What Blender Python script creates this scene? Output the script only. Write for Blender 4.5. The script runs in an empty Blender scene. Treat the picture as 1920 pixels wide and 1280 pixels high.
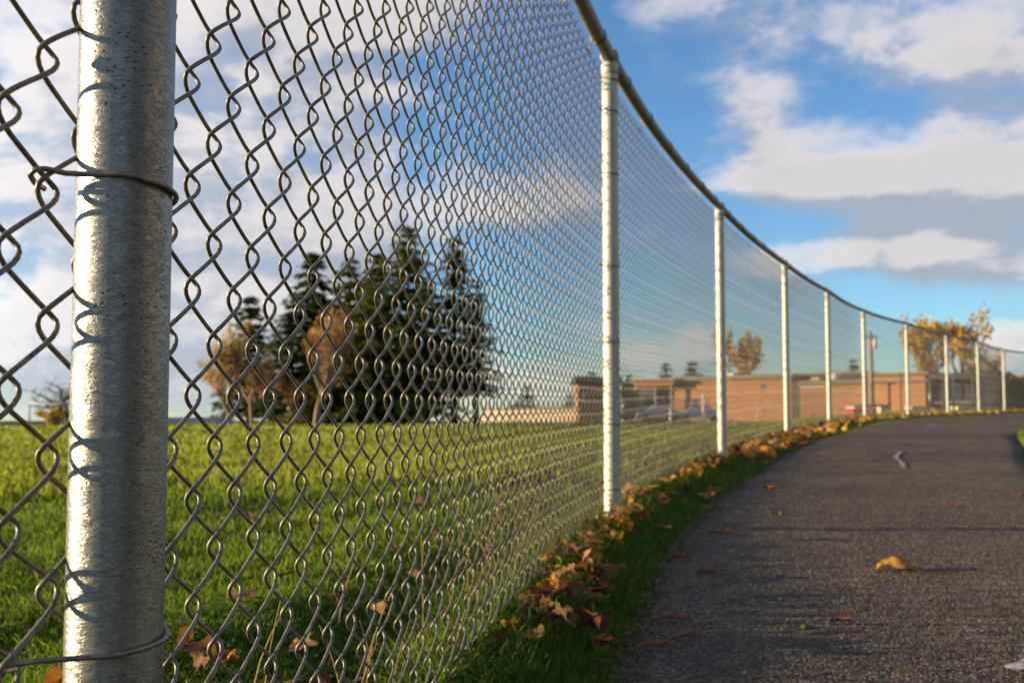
import bpy, math, random
import numpy as np
from mathutils import Vector, Matrix, Euler

R = math.radians
rng = np.random.default_rng(7)
random.seed(7)
SC = bpy.context.scene
COL = SC.collection

# ------------------------------------------------------------------ camera
F_PX, HOR = 2150.0, 788.0
PITCH = math.atan((HOR - 640) / F_PX)
CAM_Z = 0.40
cd = bpy.data.cameras.new('camera')
cam = bpy.data.objects.new('camera', cd)
COL.objects.link(cam)
cam.location = (0, 0, CAM_Z)
cam.rotation_euler = (math.pi / 2 + PITCH, 0, 0)
cd.sensor_width = 36
cd.lens = F_PX / 1920 * 36
cd.clip_start = 0.02
cd.clip_end = 3000
cd.dof.use_dof = True
cd.dof.focus_distance = 0.86
cd.dof.aperture_fstop = 14.5
SC.camera = cam

# ------------------------------------------------------------------ sun, sky, exposure
SUN_AZ, SUN_EL = R(269), R(8.2)      # azimuth clockwise from +Y
ld = bpy.data.lights.new('sun', 'SUN')
ld.energy = 5.0
ld.angle = R(0.5)
ld.color = (1.0, 0.755, 0.44)
sun = bpy.data.objects.new('sun', ld)
COL.objects.link(sun)
sdir = Vector((math.sin(SUN_AZ) * math.cos(SUN_EL), math.cos(SUN_AZ) * math.cos(SUN_EL), math.sin(SUN_EL)))
sun.rotation_euler = sdir.to_track_quat('Z', 'Y').to_euler()

W = bpy.data.worlds.new('World')
SC.world = W
W.use_nodes = True
NT = W.node_tree
NT.nodes.clear()


class G:
    """tiny node-graph helper"""
    def __init__(s, nt):
        s.nt = nt

    def n(s, t, ins=None, **kw):
        nd = s.nt.nodes.new(t)
        for k, v in kw.items():
            setattr(nd, k, v)
        for k, v in (ins or {}).items():
            sk = nd.inputs[k]
            if isinstance(v, bpy.types.NodeSocket):
                s.nt.links.new(v, sk)
            else:
                sk.default_value = v
        return nd

    def m(s, op, a, b=0.0, c=0.0, clamp=False):
        nd = s.nt.nodes.new('ShaderNodeMath')
        nd.operation = op
        nd.use_clamp = clamp
        for i, v in enumerate((a, b, c)):
            if isinstance(v, bpy.types.NodeSocket):
                s.nt.links.new(v, nd.inputs[i])
            else:
                nd.inputs[i].default_value = v
        return nd.outputs[0]

    def vm(s, op, a, b=(0, 0, 0)):
        nd = s.nt.nodes.new('ShaderNodeVectorMath')
        nd.operation = op
        for i, v in enumerate((a, b)):
            if isinstance(v, bpy.types.NodeSocket):
                s.nt.links.new(v, nd.inputs[i])
            else:
                nd.inputs[i].default_value = v
        return nd.outputs[0]

    def mix(s, f, a, b, mode='MIX'):
        nd = s.nt.nodes.new('ShaderNodeMix')
        nd.data_type = 'RGBA'
        nd.blend_type = mode
        for i, v in ((0, f), (6, a), (7, b)):
            if isinstance(v, bpy.types.NodeSocket):
                s.nt.links.new(v, nd.inputs[i])
            else:
                if i and len(v) == 3:
                    v = (*v, 1)
                nd.inputs[i].default_value = v
        return nd.outputs[2]

    def ss(s, x, lo, hi, a=0.0, b=1.0):
        nd = s.nt.nodes.new('ShaderNodeMapRange')
        nd.interpolation_type = 'SMOOTHSTEP'
        s.nt.links.new(x, nd.inputs[0])
        for i, v in enumerate((lo, hi, a, b)):
            nd.inputs[i + 1].default_value = v
        return nd.outputs[0]

    def noise(s, v, scale, det=4, rough=.5, dist=0.0, out=0):
        nd = s.n('ShaderNodeTexNoise', {'Scale': scale, 'Detail': det, 'Roughness': rough, 'Distortion': dist})
        s.nt.links.new(v, nd.inputs['Vector'])
        return nd.outputs[out]

    def link(s, a, b):
        s.nt.links.new(a, b)


g = G(NT)
tc = g.n('ShaderNodeTexCoord').outputs['Generated']
sky = g.n('ShaderNodeTexSky', sky_type='NISHITA', sun_disc=False, sun_elevation=SUN_EL, sun_rotation=SUN_AZ,
          altitude=0, air_density=0.9, dust_density=0.0, ozone_density=3.2)
skyc = g.mix(1.0, sky.outputs[0], (.90, 1.0, 1.06), 'MULTIPLY')
sep = g.n('ShaderNodeSeparateXYZ', {0: tc})
sx, sy, sz = sep.outputs
az = g.m('ARCTAN2', sx, sy)
el = g.m('ARCSINE', sz)
# cloud banks by azimuth / elevation: (az, el, half-width, half-height, weight)
BANKS = [(-.36, .19, .24, .16, .72), (-.20, .07, .16, .05, .40), (-.47, .33, .10, .06, .26), (-.16, .32, .12, .08, .46), (-.26, .10, .10, .05, .30), (-.13, .16, .07, .05, .34), (-.02, .18, .08, .030, .40),
         (.205, .300, .042, .050, .46), (.225, .240, .035, .035, .50), (.30, .31, .05, .03, .16), (.43, .285, .11, .030, .44), (.35, .345, .035, .020, .25),
         (.31, .198, .16, .026, .58), (.43, .185, .12, .040, .72), (.34, .135, .13, .026, .86), (-.33, .045, .22, .05, .40), (.48, .22, .10, .06, .30), (.105, .060, .020, .016, .34),
         (.44, .065, .06, .022, .24), (.02, .03, .16, .018, .22), (-.30, .30, .16, .08, .20),
         (.06, .32, .09, .08, -.34), (-.055, .265, .045, .04, -.26), (-.50, .365, .05, .03, -.35), (.05, .10, .12, .045, -.22), (.36, .09, .14, .022, -.25), (.33, .262, .12, .016, -.22)]


def bias(dz):
    tot = None
    for (a0, e0, wa, we, wt) in BANKS:
        da = g.m('DIVIDE', g.m('SUBTRACT', az, a0), wa)
        de = g.m('DIVIDE', g.m('SUBTRACT', g.m('ADD', el, dz), e0), we)
        q = g.m('ADD', g.m('MULTIPLY', da, da), g.m('MULTIPLY', de, de))
        e = g.m('MULTIPLY', g.m('EXPONENT', g.m('MULTIPLY', q, -1.0)), wt)
        tot = e if tot is None else g.m('ADD', tot, e)
    # away from the banks in view the same broken cover goes on
    back = g.m('MULTIPLY', g.ss(g.m('ABSOLUTE', az), .55, .9), .20)
    return g.m('ADD', tot, back)


def dens(off):
    v = g.vm('MULTIPLY', g.vm('ADD', tc, off), (1, 1, 1.9))
    w = g.n('ShaderNodeTexNoise', {'Scale': 3.2, 'Detail': 2.0})
    g.link(v, w.inputs['Vector'])
    wv = g.vm('MULTIPLY', g.vm('SUBTRACT', w.outputs['Color'], (.5, .5, .5)), (.17, .17, .17))
    v2 = g.vm('ADD', v, wv)
    n1 = g.noise(v2, 5.2, 9, .58)
    n2 = g.noise(v2, 17.0, 6, .6)
    f = g.m('ADD', g.m('MULTIPLY', g.m('SUBTRACT', n1, .5), 2.5), g.m('MULTIPLY', g.m('SUBTRACT', n2, .5), .75))
    return g.m('ADD', f, bias(off[2]))


d0 = dens((0, 0, 0))
d1 = dens((-.016, 0, .026))
cover = g.ss(d0, -.06, .72)
thick = g.ss(d0, .22, .80)
lit = g.ss(g.m('SUBTRACT', d1, d0), -.24, .20, 1.0, 0.0)
tone = g.m('MULTIPLY', lit, g.m('SUBTRACT', 1.0, g.m('MULTIPLY', thick, .48)))
ccol = g.mix(tone, (.185, .200, .235), (.455, .405, .370))
glow = g.m('ADD', 1.0, g.m('MULTIPLY', g.ss(g.m('MULTIPLY', az, -1.0), .0, .7), .50))
bg1 = g.n('ShaderNodeBackground', {'Color': skyc, 'Strength': 0.104})
bg2 = g.n('ShaderNodeBackground', {'Color': ccol, 'Strength': glow})
mx = g.n('ShaderNodeMixShader', {0: g.m('MULTIPLY', cover, .93), 1: bg1.outputs[0], 2: bg2.outputs[0]})
g.n('ShaderNodeOutputWorld', {0: mx.outputs[0]})

SC.view_settings.view_transform = 'Standard'
SC.view_settings.look = 'None'
SC.view_settings.exposure = 1.15
SC.view_settings.gamma = 1.0
SC.view_settings.use_curve_mapping = False
SC.render.engine = 'CYCLES'
SC.cycles.use_denoising = True
SC.cycles.max_bounces = 6
SC.cycles.transparent_max_bounces = 6
SC.cycles.caustics_reflective = False
SC.cycles.caustics_refractive = False
SC.cycles.sample_clamp_indirect = 4.0
SC.cycles.filter_width = 1.3


# ------------------------------------------------------------------ materials
def new_mat(name):
    m = bpy.data.materials.new(name)
    m.use_nodes = True
    m.node_tree.nodes.clear()
    return m, G(m.node_tree)


def simple(name, c1, c2=None, rough=.8, scale=6.0, metal=0.0, bump=0.0, bscale=None, bdist=.01, coord='Object', spec=.4, vec=(1, 1, 1)):
    m, q = new_mat(name)
    co = q.n('ShaderNodeTexCoord').outputs[coord]
    co = q.vm('MULTIPLY', co, vec)
    if c2 is None:
        c2 = tuple(x * .7 for x in c1)
    n = q.noise(co, scale, 6, .6)
    col = q.mix(q.ss(n, .32, .68), c2, c1)
    b = q.n('ShaderNodeBsdfPrincipled', {'Base Color': col, 'Roughness': rough, 'Metallic': metal, 'Specular IOR Level': spec})
    if bump:
        h = q.noise(co, bscale or scale * 4, 5, .6)
        bp = q.n('ShaderNodeBump', {'Strength': bump, 'Distance': bdist, 'Height': h})
        q.link(bp.outputs[0], b.inputs['Normal'])
    q.n('ShaderNodeOutputMaterial', {0: b.outputs[0]})
    return m


def leafy(name, cols, trans=.45, rough=.55, attr=True, scale=40.0, tmul=1.25, veins=False):
    """thin translucent foliage; colour varies blade by blade through the 'tint' attribute or by object"""
    m, q = new_mat(name)
    if attr:
        t = q.n('ShaderNodeAttribute', attribute_name='tint').outputs['Fac']
    else:
        t = q.n('ShaderNodeObjectInfo').outputs['Random']
    rp = q.n('ShaderNodeValToRGB', {0: t})
    els = rp.color_ramp.elements
    for i, c in enumerate(cols):
        p = i / (len(cols) - 1)
        e = els[i] if i < 2 else els.new(p)
        e.position = p
        e.color = (*c, 1)
    # (ramp elements re-sort themselves as positions change; set them again in order)
    for i, c in enumerate(cols):
        els[i].position = i / (len(cols) - 1)
        els[i].color = (*c, 1)
    col = rp.outputs[0]
    co = q.n('ShaderNodeTexCoord').outputs['Object']
    n = q.noise(co, scale, 5, .6)
    col = q.mix(1.0, col, q.mix(q.ss(n, .3, .7), (.72, .70, .66), (1.15, 1.12, 1.05)), 'MULTIPLY')
    if veins:
        spot = q.ss(q.noise(co, 34.0, 4, .6), .52, .66)
        col = q.mix(q.m('MULTIPLY', spot, .45), col, (.11, .06, .03))
    b = q.n('ShaderNodeBsdfPrincipled', {'Base Color': col, 'Roughness': rough, 'Specular IOR Level': .2})
    tcol = q.mix(1.0, col, (tmul, tmul, tmul * .7), 'MULTIPLY')
    tr = q.n('ShaderNodeBsdfTranslucent', {0: tcol})
    if veins:
        h = q.noise(co, 60.0, 4, .6)
        bp = q.n('ShaderNodeBump', {'Strength': .5, 'Distance': .004, 'Height': h})
        q.link(bp.outputs[0], b.inputs['Normal'])
    ms = q.n('ShaderNodeMixShader', {0: trans, 1: b.outputs[0], 2: tr.outputs[0]})
    q.n('ShaderNodeOutputMaterial', {0: ms.outputs[0]})
    return m


def galvanised(name, metal, r0, bump, lo, hi, lacing):
    m, q = new_mat(name)
    co = q.n('ShaderNodeTexCoord').outputs['Object']
    st = q.vm('MULTIPLY', co, (1.0, 1.0, 2.4))
    w = q.n('ShaderNodeTexNoise', {'Scale': 60.0, 'Detail': 2.0})
    q.link(st, w.inputs['Vector'])
    st2 = q.vm('ADD', st, q.vm('MULTIPLY', w.outputs['Color'], (.018, .018, .018)))
    crust = q.noise(st2, 150.0, 5, .62, 1.2)
    fine = q.noise(st2, 420.0, 4, .6, .5)
    big = q.noise(q.vm('MULTIPLY', co, (9, 9, 2.0)), 1.0, 4, .6)
    vor = q.n('ShaderNodeTexVoronoi', {'Scale': 210.0, 'Randomness': 1.0})
    q.link(q.vm('MULTIPLY', co, (1, 1, 1.6)), vor.inputs['Vector'])
    pit = q.m('MULTIPLY', q.ss(vor.outputs['Distance'], .12, .30, 1, 0), q.ss(q.noise(co, 26.0, 3, .6), .47, .60))
    run = q.ss(q.noise(q.vm('MULTIPLY', co, (70, 70, 1.3)), 1.0, 3, .5), .60, .70)
    base = q.mix(big, lo, hi)
    lace_n = q.noise(st2, 95.0, 3, .55, 1.6)
    lace = q.ss(q.m('ABSOLUTE', q.m('SUBTRACT', lace_n, .5)), .0, .055, 1, 0)
    zone = q.ss(q.noise(q.vm('MULTIPLY', co, (30, 30, 5)), 1.0, 3, .6), .35, .62)
    base = q.mix(q.m('MULTIPLY', q.m('MULTIPLY', lace, zone), lacing), base, (.075, .072, .066))
    base = q.mix(q.m('MULTIPLY', q.ss(crust, .40, .58, 1, 0), lacing * .5), base, (.14, .145, .15))
    base = q.mix(q.m('MULTIPLY', run, .55), base, (.22, .22, .22))
    base = q.mix(q.m('MULTIPLY', pit, .85), base, (.045, .04, .035))
    rough = q.m('ADD', r0, q.m('MULTIPLY', fine, .20))
    b = q.n('ShaderNodeBsdfPrincipled', {'Base Color': base, 'Metallic': metal, 'Roughness': rough})
    hgt = q.m('ADD', q.m('MULTIPLY', crust, 1.0), q.m('MULTIPLY', fine, .35))
    hgt = q.m('SUBTRACT', q.m('SUBTRACT', hgt, q.m('MULTIPLY', pit, .8)), q.m('MULTIPLY', lace, .35))
    bp = q.n('ShaderNodeBump', {'Strength': bump, 'Distance': .0016, 'Height': hgt})
    q.link(bp.outputs[0], b.inputs['Normal'])
    q.n('ShaderNodeOutputMaterial', {0: b.outputs[0]})
    return m


def asphalt():
    m, q = new_mat('asphalt')
    co = q.n('ShaderNodeTexCoord').outputs['Object']
    v = q.n('ShaderNodeTexVoronoi', {'Scale': 150.0})
    q.link(co, v.inputs['Vector'])
    v2 = q.n('ShaderNodeTexVoronoi', {'Scale': 330.0})
    q.link(co, v2.inputs['Vector'])
    patch = q.noise(co, 1.3, 5, .6)
    sepc = q.n('ShaderNodeSeparateColor', {0: v.outputs['Color']})
    stone = q.ss(sepc.outputs[0], .15, 1.0)
    col = q.mix(stone, (.050, .039, .028), (.245, .180, .115))
    col = q.mix(q.ss(sepc.outputs[1], .93, .97), col, (.27, .245, .21))
    col = q.mix(1.0, col, q.mix(q.ss(patch, .3, .7), (.60, .60, .62), (1.32, 1.24, 1.12)), 'MULTIPLY')
    mott = q.noise(co, 14.0, 5, .65)
    col = q.mix(1.0, col, q.mix(q.ss(mott, .35, .65), (.74, .73, .72), (1.16, 1.14, 1.10)), 'MULTIPLY')
    gap = q.ss(v.outputs['Distance'], .35, .75)
    col = q.mix(q.m('MULTIPLY', gap, .6), col, (.022, .020, .018))
    b = q.n('ShaderNodeBsdfPrincipled', {'Base Color': col, 'Roughness': .82, 'Specular IOR Level': .35})
    h = q.m('ADD', q.m('MULTIPLY', q.ss(v.outputs['Distance'], .1, .8, 1, 0), 1.0), q.m('MULTIPLY', v2.outputs['Distance'], -.3))
    h = q.m('ADD', h, q.m('MULTIPLY', q.noise(co, 9.0, 4, .6), 1.6))
    bp = q.n('ShaderNodeBump', {'Strength': .9, 'Distance': .0045, 'Height': h})
    q.link(bp.outputs[0], b.inputs['Normal'])
    q.n('ShaderNodeOutputMaterial', {0: b.outputs[0]})
    return m


def ground_mat():
    m, q = new_mat('turf_soil')
    co = q.n('ShaderNodeTexCoord').outputs['Object']
    n1 = q.noise(co, .8, 5, .6)
    n2 = q.noise(co, 22.0, 6, .65)
    n3 = q.noise(co, 110.0, 4, .6)
    col = q.mix(q.ss(n2, .35, .7), (.030, .055, .010), (.085, .120, .018))
    col = q.mix(q.m('MULTIPLY', q.ss(n1, .5, .7), .5), col, (.13, .125, .030))
    col = q.mix(q.m('MULTIPLY', q.ss(n3, .55, .75), .5), col, (.045, .030, .016))
    b = q.n('ShaderNodeBsdfPrincipled', {'Base Color': col, 'Roughness': .9, 'Specular IOR Level': .1})
    h = q.m('ADD', n2, q.m('MULTIPLY', n3, .5))
    bp = q.n('ShaderNodeBump', {'Strength': .8, 'Distance': .03, 'Height': h})
    q.link(bp.outputs[0], b.inputs['Normal'])
    q.n('ShaderNodeOutputMaterial', {0: b.outputs[0]})
    return m


def brick_mat(name, c1, c2, sc=1.0):
    m, q = new_mat(name)
    co = q.n('ShaderNodeTexCoord').outputs['Object']
    sp = q.n('ShaderNodeSeparateXYZ', {0: co})
    uv = q.n('ShaderNodeCombineXYZ', {0: q.m('ADD', sp.outputs[0], sp.outputs[1]), 1: sp.outputs[2], 2: 0.0})
    br = q.n('ShaderNodeTexBrick', {'Scale': sc, 'Color1': (*c1, 1), 'Color2': (*c2, 1), 'Mortar': (.34, .27, .20, 1), 'Mortar Size': .012,
                                    'Brick Width': .42, 'Row Height': .14})
    q.link(uv.outputs[0], br.inputs['Vector'])
    n = q.noise(co, .35, 4, .6)
    col = q.mix(1.0, br.outputs[0], q.mix(n, (.82, .82, .82), (1.12, 1.1, 1.05)), 'MULTIPLY')
    b = q.n('ShaderNodeBsdfPrincipled', {'Base Color': col, 'Roughness': .9, 'Specular IOR Level': .2})
    q.n('ShaderNodeOutputMaterial', {0: b.outputs[0]})
    return m


M = {}
M['galv'] = galvanised('galvanised_steel', .74, .22, .27, (.19, .20, .20), (.42, .41, .375), .9)
M['galv_dull'] = galvanised('dull_galvanised_steel', .30, .42, .25, (.44, .46, .41), (.56, .57, .50), .2)
M['wire'] = simple('zinc_wire', (.235, .222, .188), (.125, .118, .10), rough=.5, scale=90, metal=.40, bump=.25, bscale=300, bdist=.0006)
M['tie'] = simple('tie_wire_steel', (.30, .26, .22), (.16, .14, .13), rough=.42, scale=120, metal=.75, bump=.25, bscale=300, bdist=.0006)
M['rail'] = simple('rail_steel', (.25, .225, .17), (.16, .15, .12), rough=.55, scale=30, metal=.45, bump=.3, bscale=160, bdist=.001)
M['asphalt'] = asphalt()
M['ground'] = ground_mat()
M['stone'] = simple('aggregate_stone', (.17, .15, .125), (.045, .042, .04), rough=.85, scale=55)
M['paint'] = simple('worn_white_paint', (.62, .60, .56), (.20, .185, .165), rough=.8, scale=60, bump=.5, bscale=150, bdist=.003)
M['faint'] = simple('faded_white_paint', (.40, .375, .34), (.10, .088, .072), rough=.85, scale=45)
M['dark_line'] = simple('thin_dark_line', (.020, .018, .016), (.012, .011, .010), rough=.9, scale=30)
M['grass'] = leafy('grass_blade', [(.040, .098, .007), (.078, .165, .010), (.130, .215, .013), (.185, .235, .022), (.26, .22, .065)], trans=.42, tmul=1.6)
M['farturf'] = leafy('far_turf_blade', [(.130, .195, .020), (.185, .235, .026), (.240, .255, .042), (.28, .245, .075)], trans=.45, scale=1.0, tmul=1.7)
M['strip'] = leafy('verge_grass_blade', [(.040, .100, .010), (.062, .140, .012), (.090, .170, .016), (.14, .17, .03)], trans=.40, tmul=1.5)
M['clover'] = leafy('clover_leaflet', [(.035, .085, .012), (.060, .130, .016), (.085, .155, .020)], trans=.4, tmul=1.4)
M['straw'] = leafy('dry_straw', [(.30, .21, .09), (.42, .31, .15), (.24, .16, .07)], trans=.25)
M['bark'] = simple('conifer_bark', (.14, .085, .050), (.06, .042, .030), rough=.95, scale=8, bump=.6, bscale=14, bdist=.05, vec=(1, 1, .25))
M['greybark'] = simple('grey_bark', (.30, .215, .14), (.15, .11, .075), rough=.95, scale=9)
M['fir'] = leafy('fir_needles', [(.020, .046, .014), (.042, .078, .017), (.078, .115, .020), (.130, .145, .026)], trans=.32, scale=.8, tmul=1.0)
M['olive'] = leafy('sunlit_olive_needles', [(.095, .135, .026), (.145, .175, .030), (.19, .205, .036), (.23, .21, .045)], trans=.36, scale=.8, tmul=1.1)  # lighter needles: sunlight on the grove's lit firs put into the colour
M['gold'] = leafy('golden_leaves', [(.46, .29, .06), (.60, .40, .085), (.66, .48, .12), (.50, .35, .11)], trans=.35, scale=.7, tmul=1.0)
M['rust'] = leafy('russet_leaves', [(.36, .185, .060), (.46, .25, .08), (.52, .30, .10), (.40, .23, .10)], trans=.35, scale=.7, tmul=1.0)
M['shrub'] = leafy('shrub_leaves', [(.020, .040, .012), (.034, .060, .015), (.060, .080, .020)], trans=.25, scale=1.0, tmul=1.0)
M['brick'] = brick_mat('tan_brick', (.44, .20, .075), (.37, .16, .06))
M['brick2'] = brick_mat('red_brown_brick', (.33, .135, .06), (.26, .10, .05))
M['fascia'] = simple('roof_fascia', (.24, .19, .14), (.17, .14, .11), rough=.7, scale=2)
M['darkroof'] = simple('dark_roofing', (.055, .052, .052), (.032, .03, .03), rough=.85, scale=2)
M['roofgrey'] = simple('grey_roofing', (.22, .20, .19), (.15, .14, .14), rough=.8, scale=2)
M['dark'] = simple('painted_shade_and_door', (.035, .033, .034), (.02, .02, .022), rough=.6, scale=1)  # dark tone standing in for shade on the school; also a door colour
M['glass'] = simple('window_glass', (.05, .06, .08), (.03, .035, .05), rough=.12, scale=1, spec=.6)
M['cream'] = simple('cream_paint', (.62, .52, .33), (.50, .42, .27), rough=.7, scale=2)
M['white'] = simple('white_paint', (.74, .72, .68), (.60, .58, .55), rough=.55, scale=4)
M['palewall'] = simple('pale_render', (.58, .47, .34), (.44, .36, .26), rough=.85, scale=1)
M['mauve'] = simple('pale_metal_roof', (.36, .35, .42), (.28, .28, .33), rough=.6, scale=2)
M['screen'] = simple('green_black_windscreen', (.030, .045, .042), (.020, .030, .030), rough=.8, scale=1.5)
M['pole'] = simple('weathered_pole', (.34, .27, .20), (.22, .175, .135), rough=.9, scale=5)
M['redpaint'] = simple('red_paint', (.50, .045, .04), (.40, .035, .03), rough=.35, scale=2)
M['car_dark'] = simple('dark_car_paint', (.05, .055, .065), (.04, .04, .05), rough=.25, scale=2)
M['car_silver'] = simple('silver_car_paint', (.42, .42, .43), (.36, .36, .37), rough=.25, metal=.4, scale=2)
M['rubber'] = simple('tyre_rubber', (.02, .02, .02), (.015, .015, .015), rough=.9, scale=5)
M['yellowflower'] = simple('yellow_petals', (.75, .48, .02), (.62, .36, .02), rough=.7, scale=50)
M['moss'] = simple('moss', (.10, .14, .02), (.05, .08, .015), rough=.95, scale=90, bump=.8, bscale=200, bdist=.01)
LEAFCOL = {
    'tan': [(.34, .215, .10), (.42, .27, .13), (.30, .18, .085)],
    'yellow': [(.52, .30, .035), (.58, .35, .05), (.46, .25, .04)],
    'orange': [(.40, .165, .030), (.46, .20, .040), (.34, .13, .03)],
    'brown': [(.16, .085, .045), (.21, .115, .06), (.13, .065, .035)],
    'amber': [(.44, .25, .055), (.44, .25, .055)],
    'dark': [(.085, .034, .026), (.11, .045, .03), (.065, .028, .024)],
}
for k_, v_ in LEAFCOL.items():
    M['leaf_' + k_] = leafy('leaf_' + k_, v_, trans=.28, rough=.8, attr=False, scale=26.0, tmul=1.1, veins=True)
M['litter'] = simple('brown_litter', (.20, .095, .055), (.09, .045, .03), rough=.9, scale=30)
M['frond'] = simple('red_brown_frond', (.30, .115, .065), (.20, .07, .045), rough=.8, scale=60)
M['twig'] = simple('twig_bark', (.19, .155, .12), (.11, .09, .07), rough=.9, scale=80)


# ------------------------------------------------------------------ mesh helpers
class MB:
    """collects shapes, then links them as ONE mesh object"""
    def __init__(s):
        s.v, s.f, s.mi, s.n = [], [], [], 0

    def add(s, v, f, mi=0):
        s.v.extend([tuple(p) for p in v])
        for q in f:
            s.f.append(tuple(i + s.n for i in q))
            s.mi.append(mi)
        s.n += len(v)

    def box(s, a, b, mi=0):
        (x0, y0, z0), (x1, y1, z1) = a, b
        s.add([(x0, y0, z0), (x1, y0, z0), (x1, y1, z0), (x0, y1, z0), (x0, y0, z1), (x1, y0, z1), (x1, y1, z1), (x0, y1, z1)],
              [(0, 3, 2, 1), (4, 5, 6, 7), (0, 1, 5, 4), (1, 2, 6, 5), (2, 3, 7, 6), (3, 0, 4, 7)], mi)

    def tube(s, pts, rad, n=8, mi=0, cap=True):
        v, f = tube(pts, rad, n, cap)
        s.add(v, f, mi)

    def mesh(s, name, mats, smooth=False):
        me = bpy.data.meshes.new(name)
        me.from_pydata(s.v, [], s.f)
        for m in (mats if isinstance(mats, (list, tuple)) else [mats]):
            me.materials.append(m)
        if len(me.materials) > 1:
            me.polygons.foreach_set('material_index', s.mi)
        if smooth:
            me.polygons.foreach_set('use_smooth', [True] * len(me.polygons))
        me.update()
        return me

    def build(s, name, mats, parent=None, smooth=False, loc=None):
        return link(name, s.mesh(name, mats, smooth), parent, loc)


def tube(pts, rad, n=8, cap=True):
    P = np.asarray(pts, float)
    k = len(P)
    r = np.broadcast_to(np.asarray(rad, float), (k,))
    T = np.gradient(P, axis=0)
    T /= np.linalg.norm(T, axis=1)[:, None] + 1e-12
    ref = np.array([0, 0, 1.0]) if abs(T[0][2]) < .9 else np.array([1.0, 0, 0])
    u = np.cross(T[0], ref)
    u /= np.linalg.norm(u)
    V = np.zeros((k, n, 3))
    ang = np.arange(n) * 2 * math.pi / n
    for i in range(k):
        u = u - T[i] * np.dot(u, T[i])
        u /= np.linalg.norm(u) + 1e-12
        w = np.cross(T[i], u)
        V[i] = P[i] + r[i] * (np.cos(ang)[:, None] * u + np.sin(ang)[:, None] * w)
    F = []
    for i in range(k - 1):
        for j in range(n):
            a, b = i * n + j, i * n + (j + 1) % n
            F.append((a, b, b + n, a + n))
    if cap:
        F.append(tuple(range(n - 1, -1, -1)))
        F.append(tuple(range((k - 1) * n, k * n)))
    return V.reshape(-1, 3), F


def link(name, me, parent=None, loc=None):
    o = bpy.data.objects.new(name, me)
    COL.objects.link(o)
    if parent is not None:
        o.parent = parent
    if loc is not None:
        o.location = loc
    return o


def empty(name, loc=(0, 0, 0), rz=0.0):
    o = bpy.data.objects.new(name, None)
    COL.objects.link(o)
    o.location = loc
    o.rotation_euler = (0, 0, rz)
    o.empty_display_size = .1
    return o


def tag(o, label=None, cat=None, group=None, kind=None):
    for k, v in (('label', label), ('category', cat), ('group', group), ('kind', kind)):
        if v:
            o[k] = v
    return o


def big_mesh(name, V, F, mat, tint=None, smooth=False):
    """fast mesh from arrays; F is an (n,k) array of equal-size faces or a list of such arrays"""
    Fs = F if isinstance(F, list) else [F]
    me = bpy.data.meshes.new(name)
    V = np.asarray(V, np.float32).reshape(-1, 3)
    me.vertices.add(len(V))
    me.vertices.foreach_set('co', V.ravel())
    loops = np.concatenate([f.ravel() for f in Fs]).astype(np.int32)
    tot = np.concatenate([np.full(len(f), f.shape[1]) for f in Fs]).astype(np.int32)
    st = np.concatenate([[0], np.cumsum(tot)[:-1]]).astype(np.int32)
    me.loops.add(len(loops))
    me.loops.foreach_set('vertex_index', loops)
    me.polygons.add(len(tot))
    me.polygons.foreach_set('loop_start', st)
    me.polygons.foreach_set('loop_total', tot)
    if smooth:
        me.polygons.foreach_set('use_smooth', np.ones(len(tot), bool))
    me.materials.append(mat)
    if tint is not None:
        a = me.attributes.new('tint', 'FLOAT', 'POINT')
        a.data.foreach_set('value', np.asarray(tint, np.float32))
    me.update(calc_edges=True)
    return me


# ------------------------------------------------------------------ the lie of the land
H = 1.37
POSTS = [(-.80, -2.30), (-.2172, .643), (.2935, 3.378), (1.139, 6.233), (2.19, 9.143), (3.261, 11.798), (4.475, 14.551), (5.866, 17.002),
         (7.548, 19.886), (9.006, 22.139), (10.99, 25.614), (12.95, 27.9)]


def sstep(x, a, b):
    t = np.clip((x - a) / (b - a), 0, 1)
    return t * t * (3 - 2 * t)


def zp(y):
    y = np.asarray(y, float)
    dip = .024 * (1 - sstep(y, 1.2, 2.7))
    return -dip + np.where(y < 13, .0295 * y, .3835 + .016 * (np.minimum(y, 28) - 13))


def catmull(P, per=40):
    P = np.asarray(P, float)
    E = np.vstack([2 * P[0] - P[1], P, 2 * P[-1] - P[-2]])
    out = []
    for i in range(1, len(E) - 2):
        p0, p1, p2, p3 = E[i - 1], E[i], E[i + 1], E[i + 2]
        t = np.linspace(0, 1, per, endpoint=False)[:, None]
        out.append(.5 * (2 * p1 + (p2 - p0) * t + (2 * p0 - 5 * p1 + 4 * p2 - p3) * t ** 2 + (3 * p1 - p0 - 3 * p2 + p3) * t ** 3))
    out.append(P[-1:])
    return np.vstack(out)


LINE = catmull(POSTS)
SEG = np.linalg.norm(np.diff(LINE, axis=0), axis=1)
ARC = np.concatenate([[0], np.cumsum(SEG)])
POST_S = [ARC[i * 40] for i in range(len(POSTS))]


def at(s):
    """point, tangent on the fence line at arc length s"""
    x = np.interp(s, ARC, LINE[:, 0])
    y = np.interp(s, ARC, LINE[:, 1])
    e = .06
    tx = np.interp(s + e, ARC, LINE[:, 0]) - np.interp(s - e, ARC, LINE[:, 0])
    ty = np.interp(s + e, ARC, LINE[:, 1]) - np.interp(s - e, ARC, LINE[:, 1])
    l = np.hypot(tx, ty)
    return x, y, tx / l, ty / l


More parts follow.
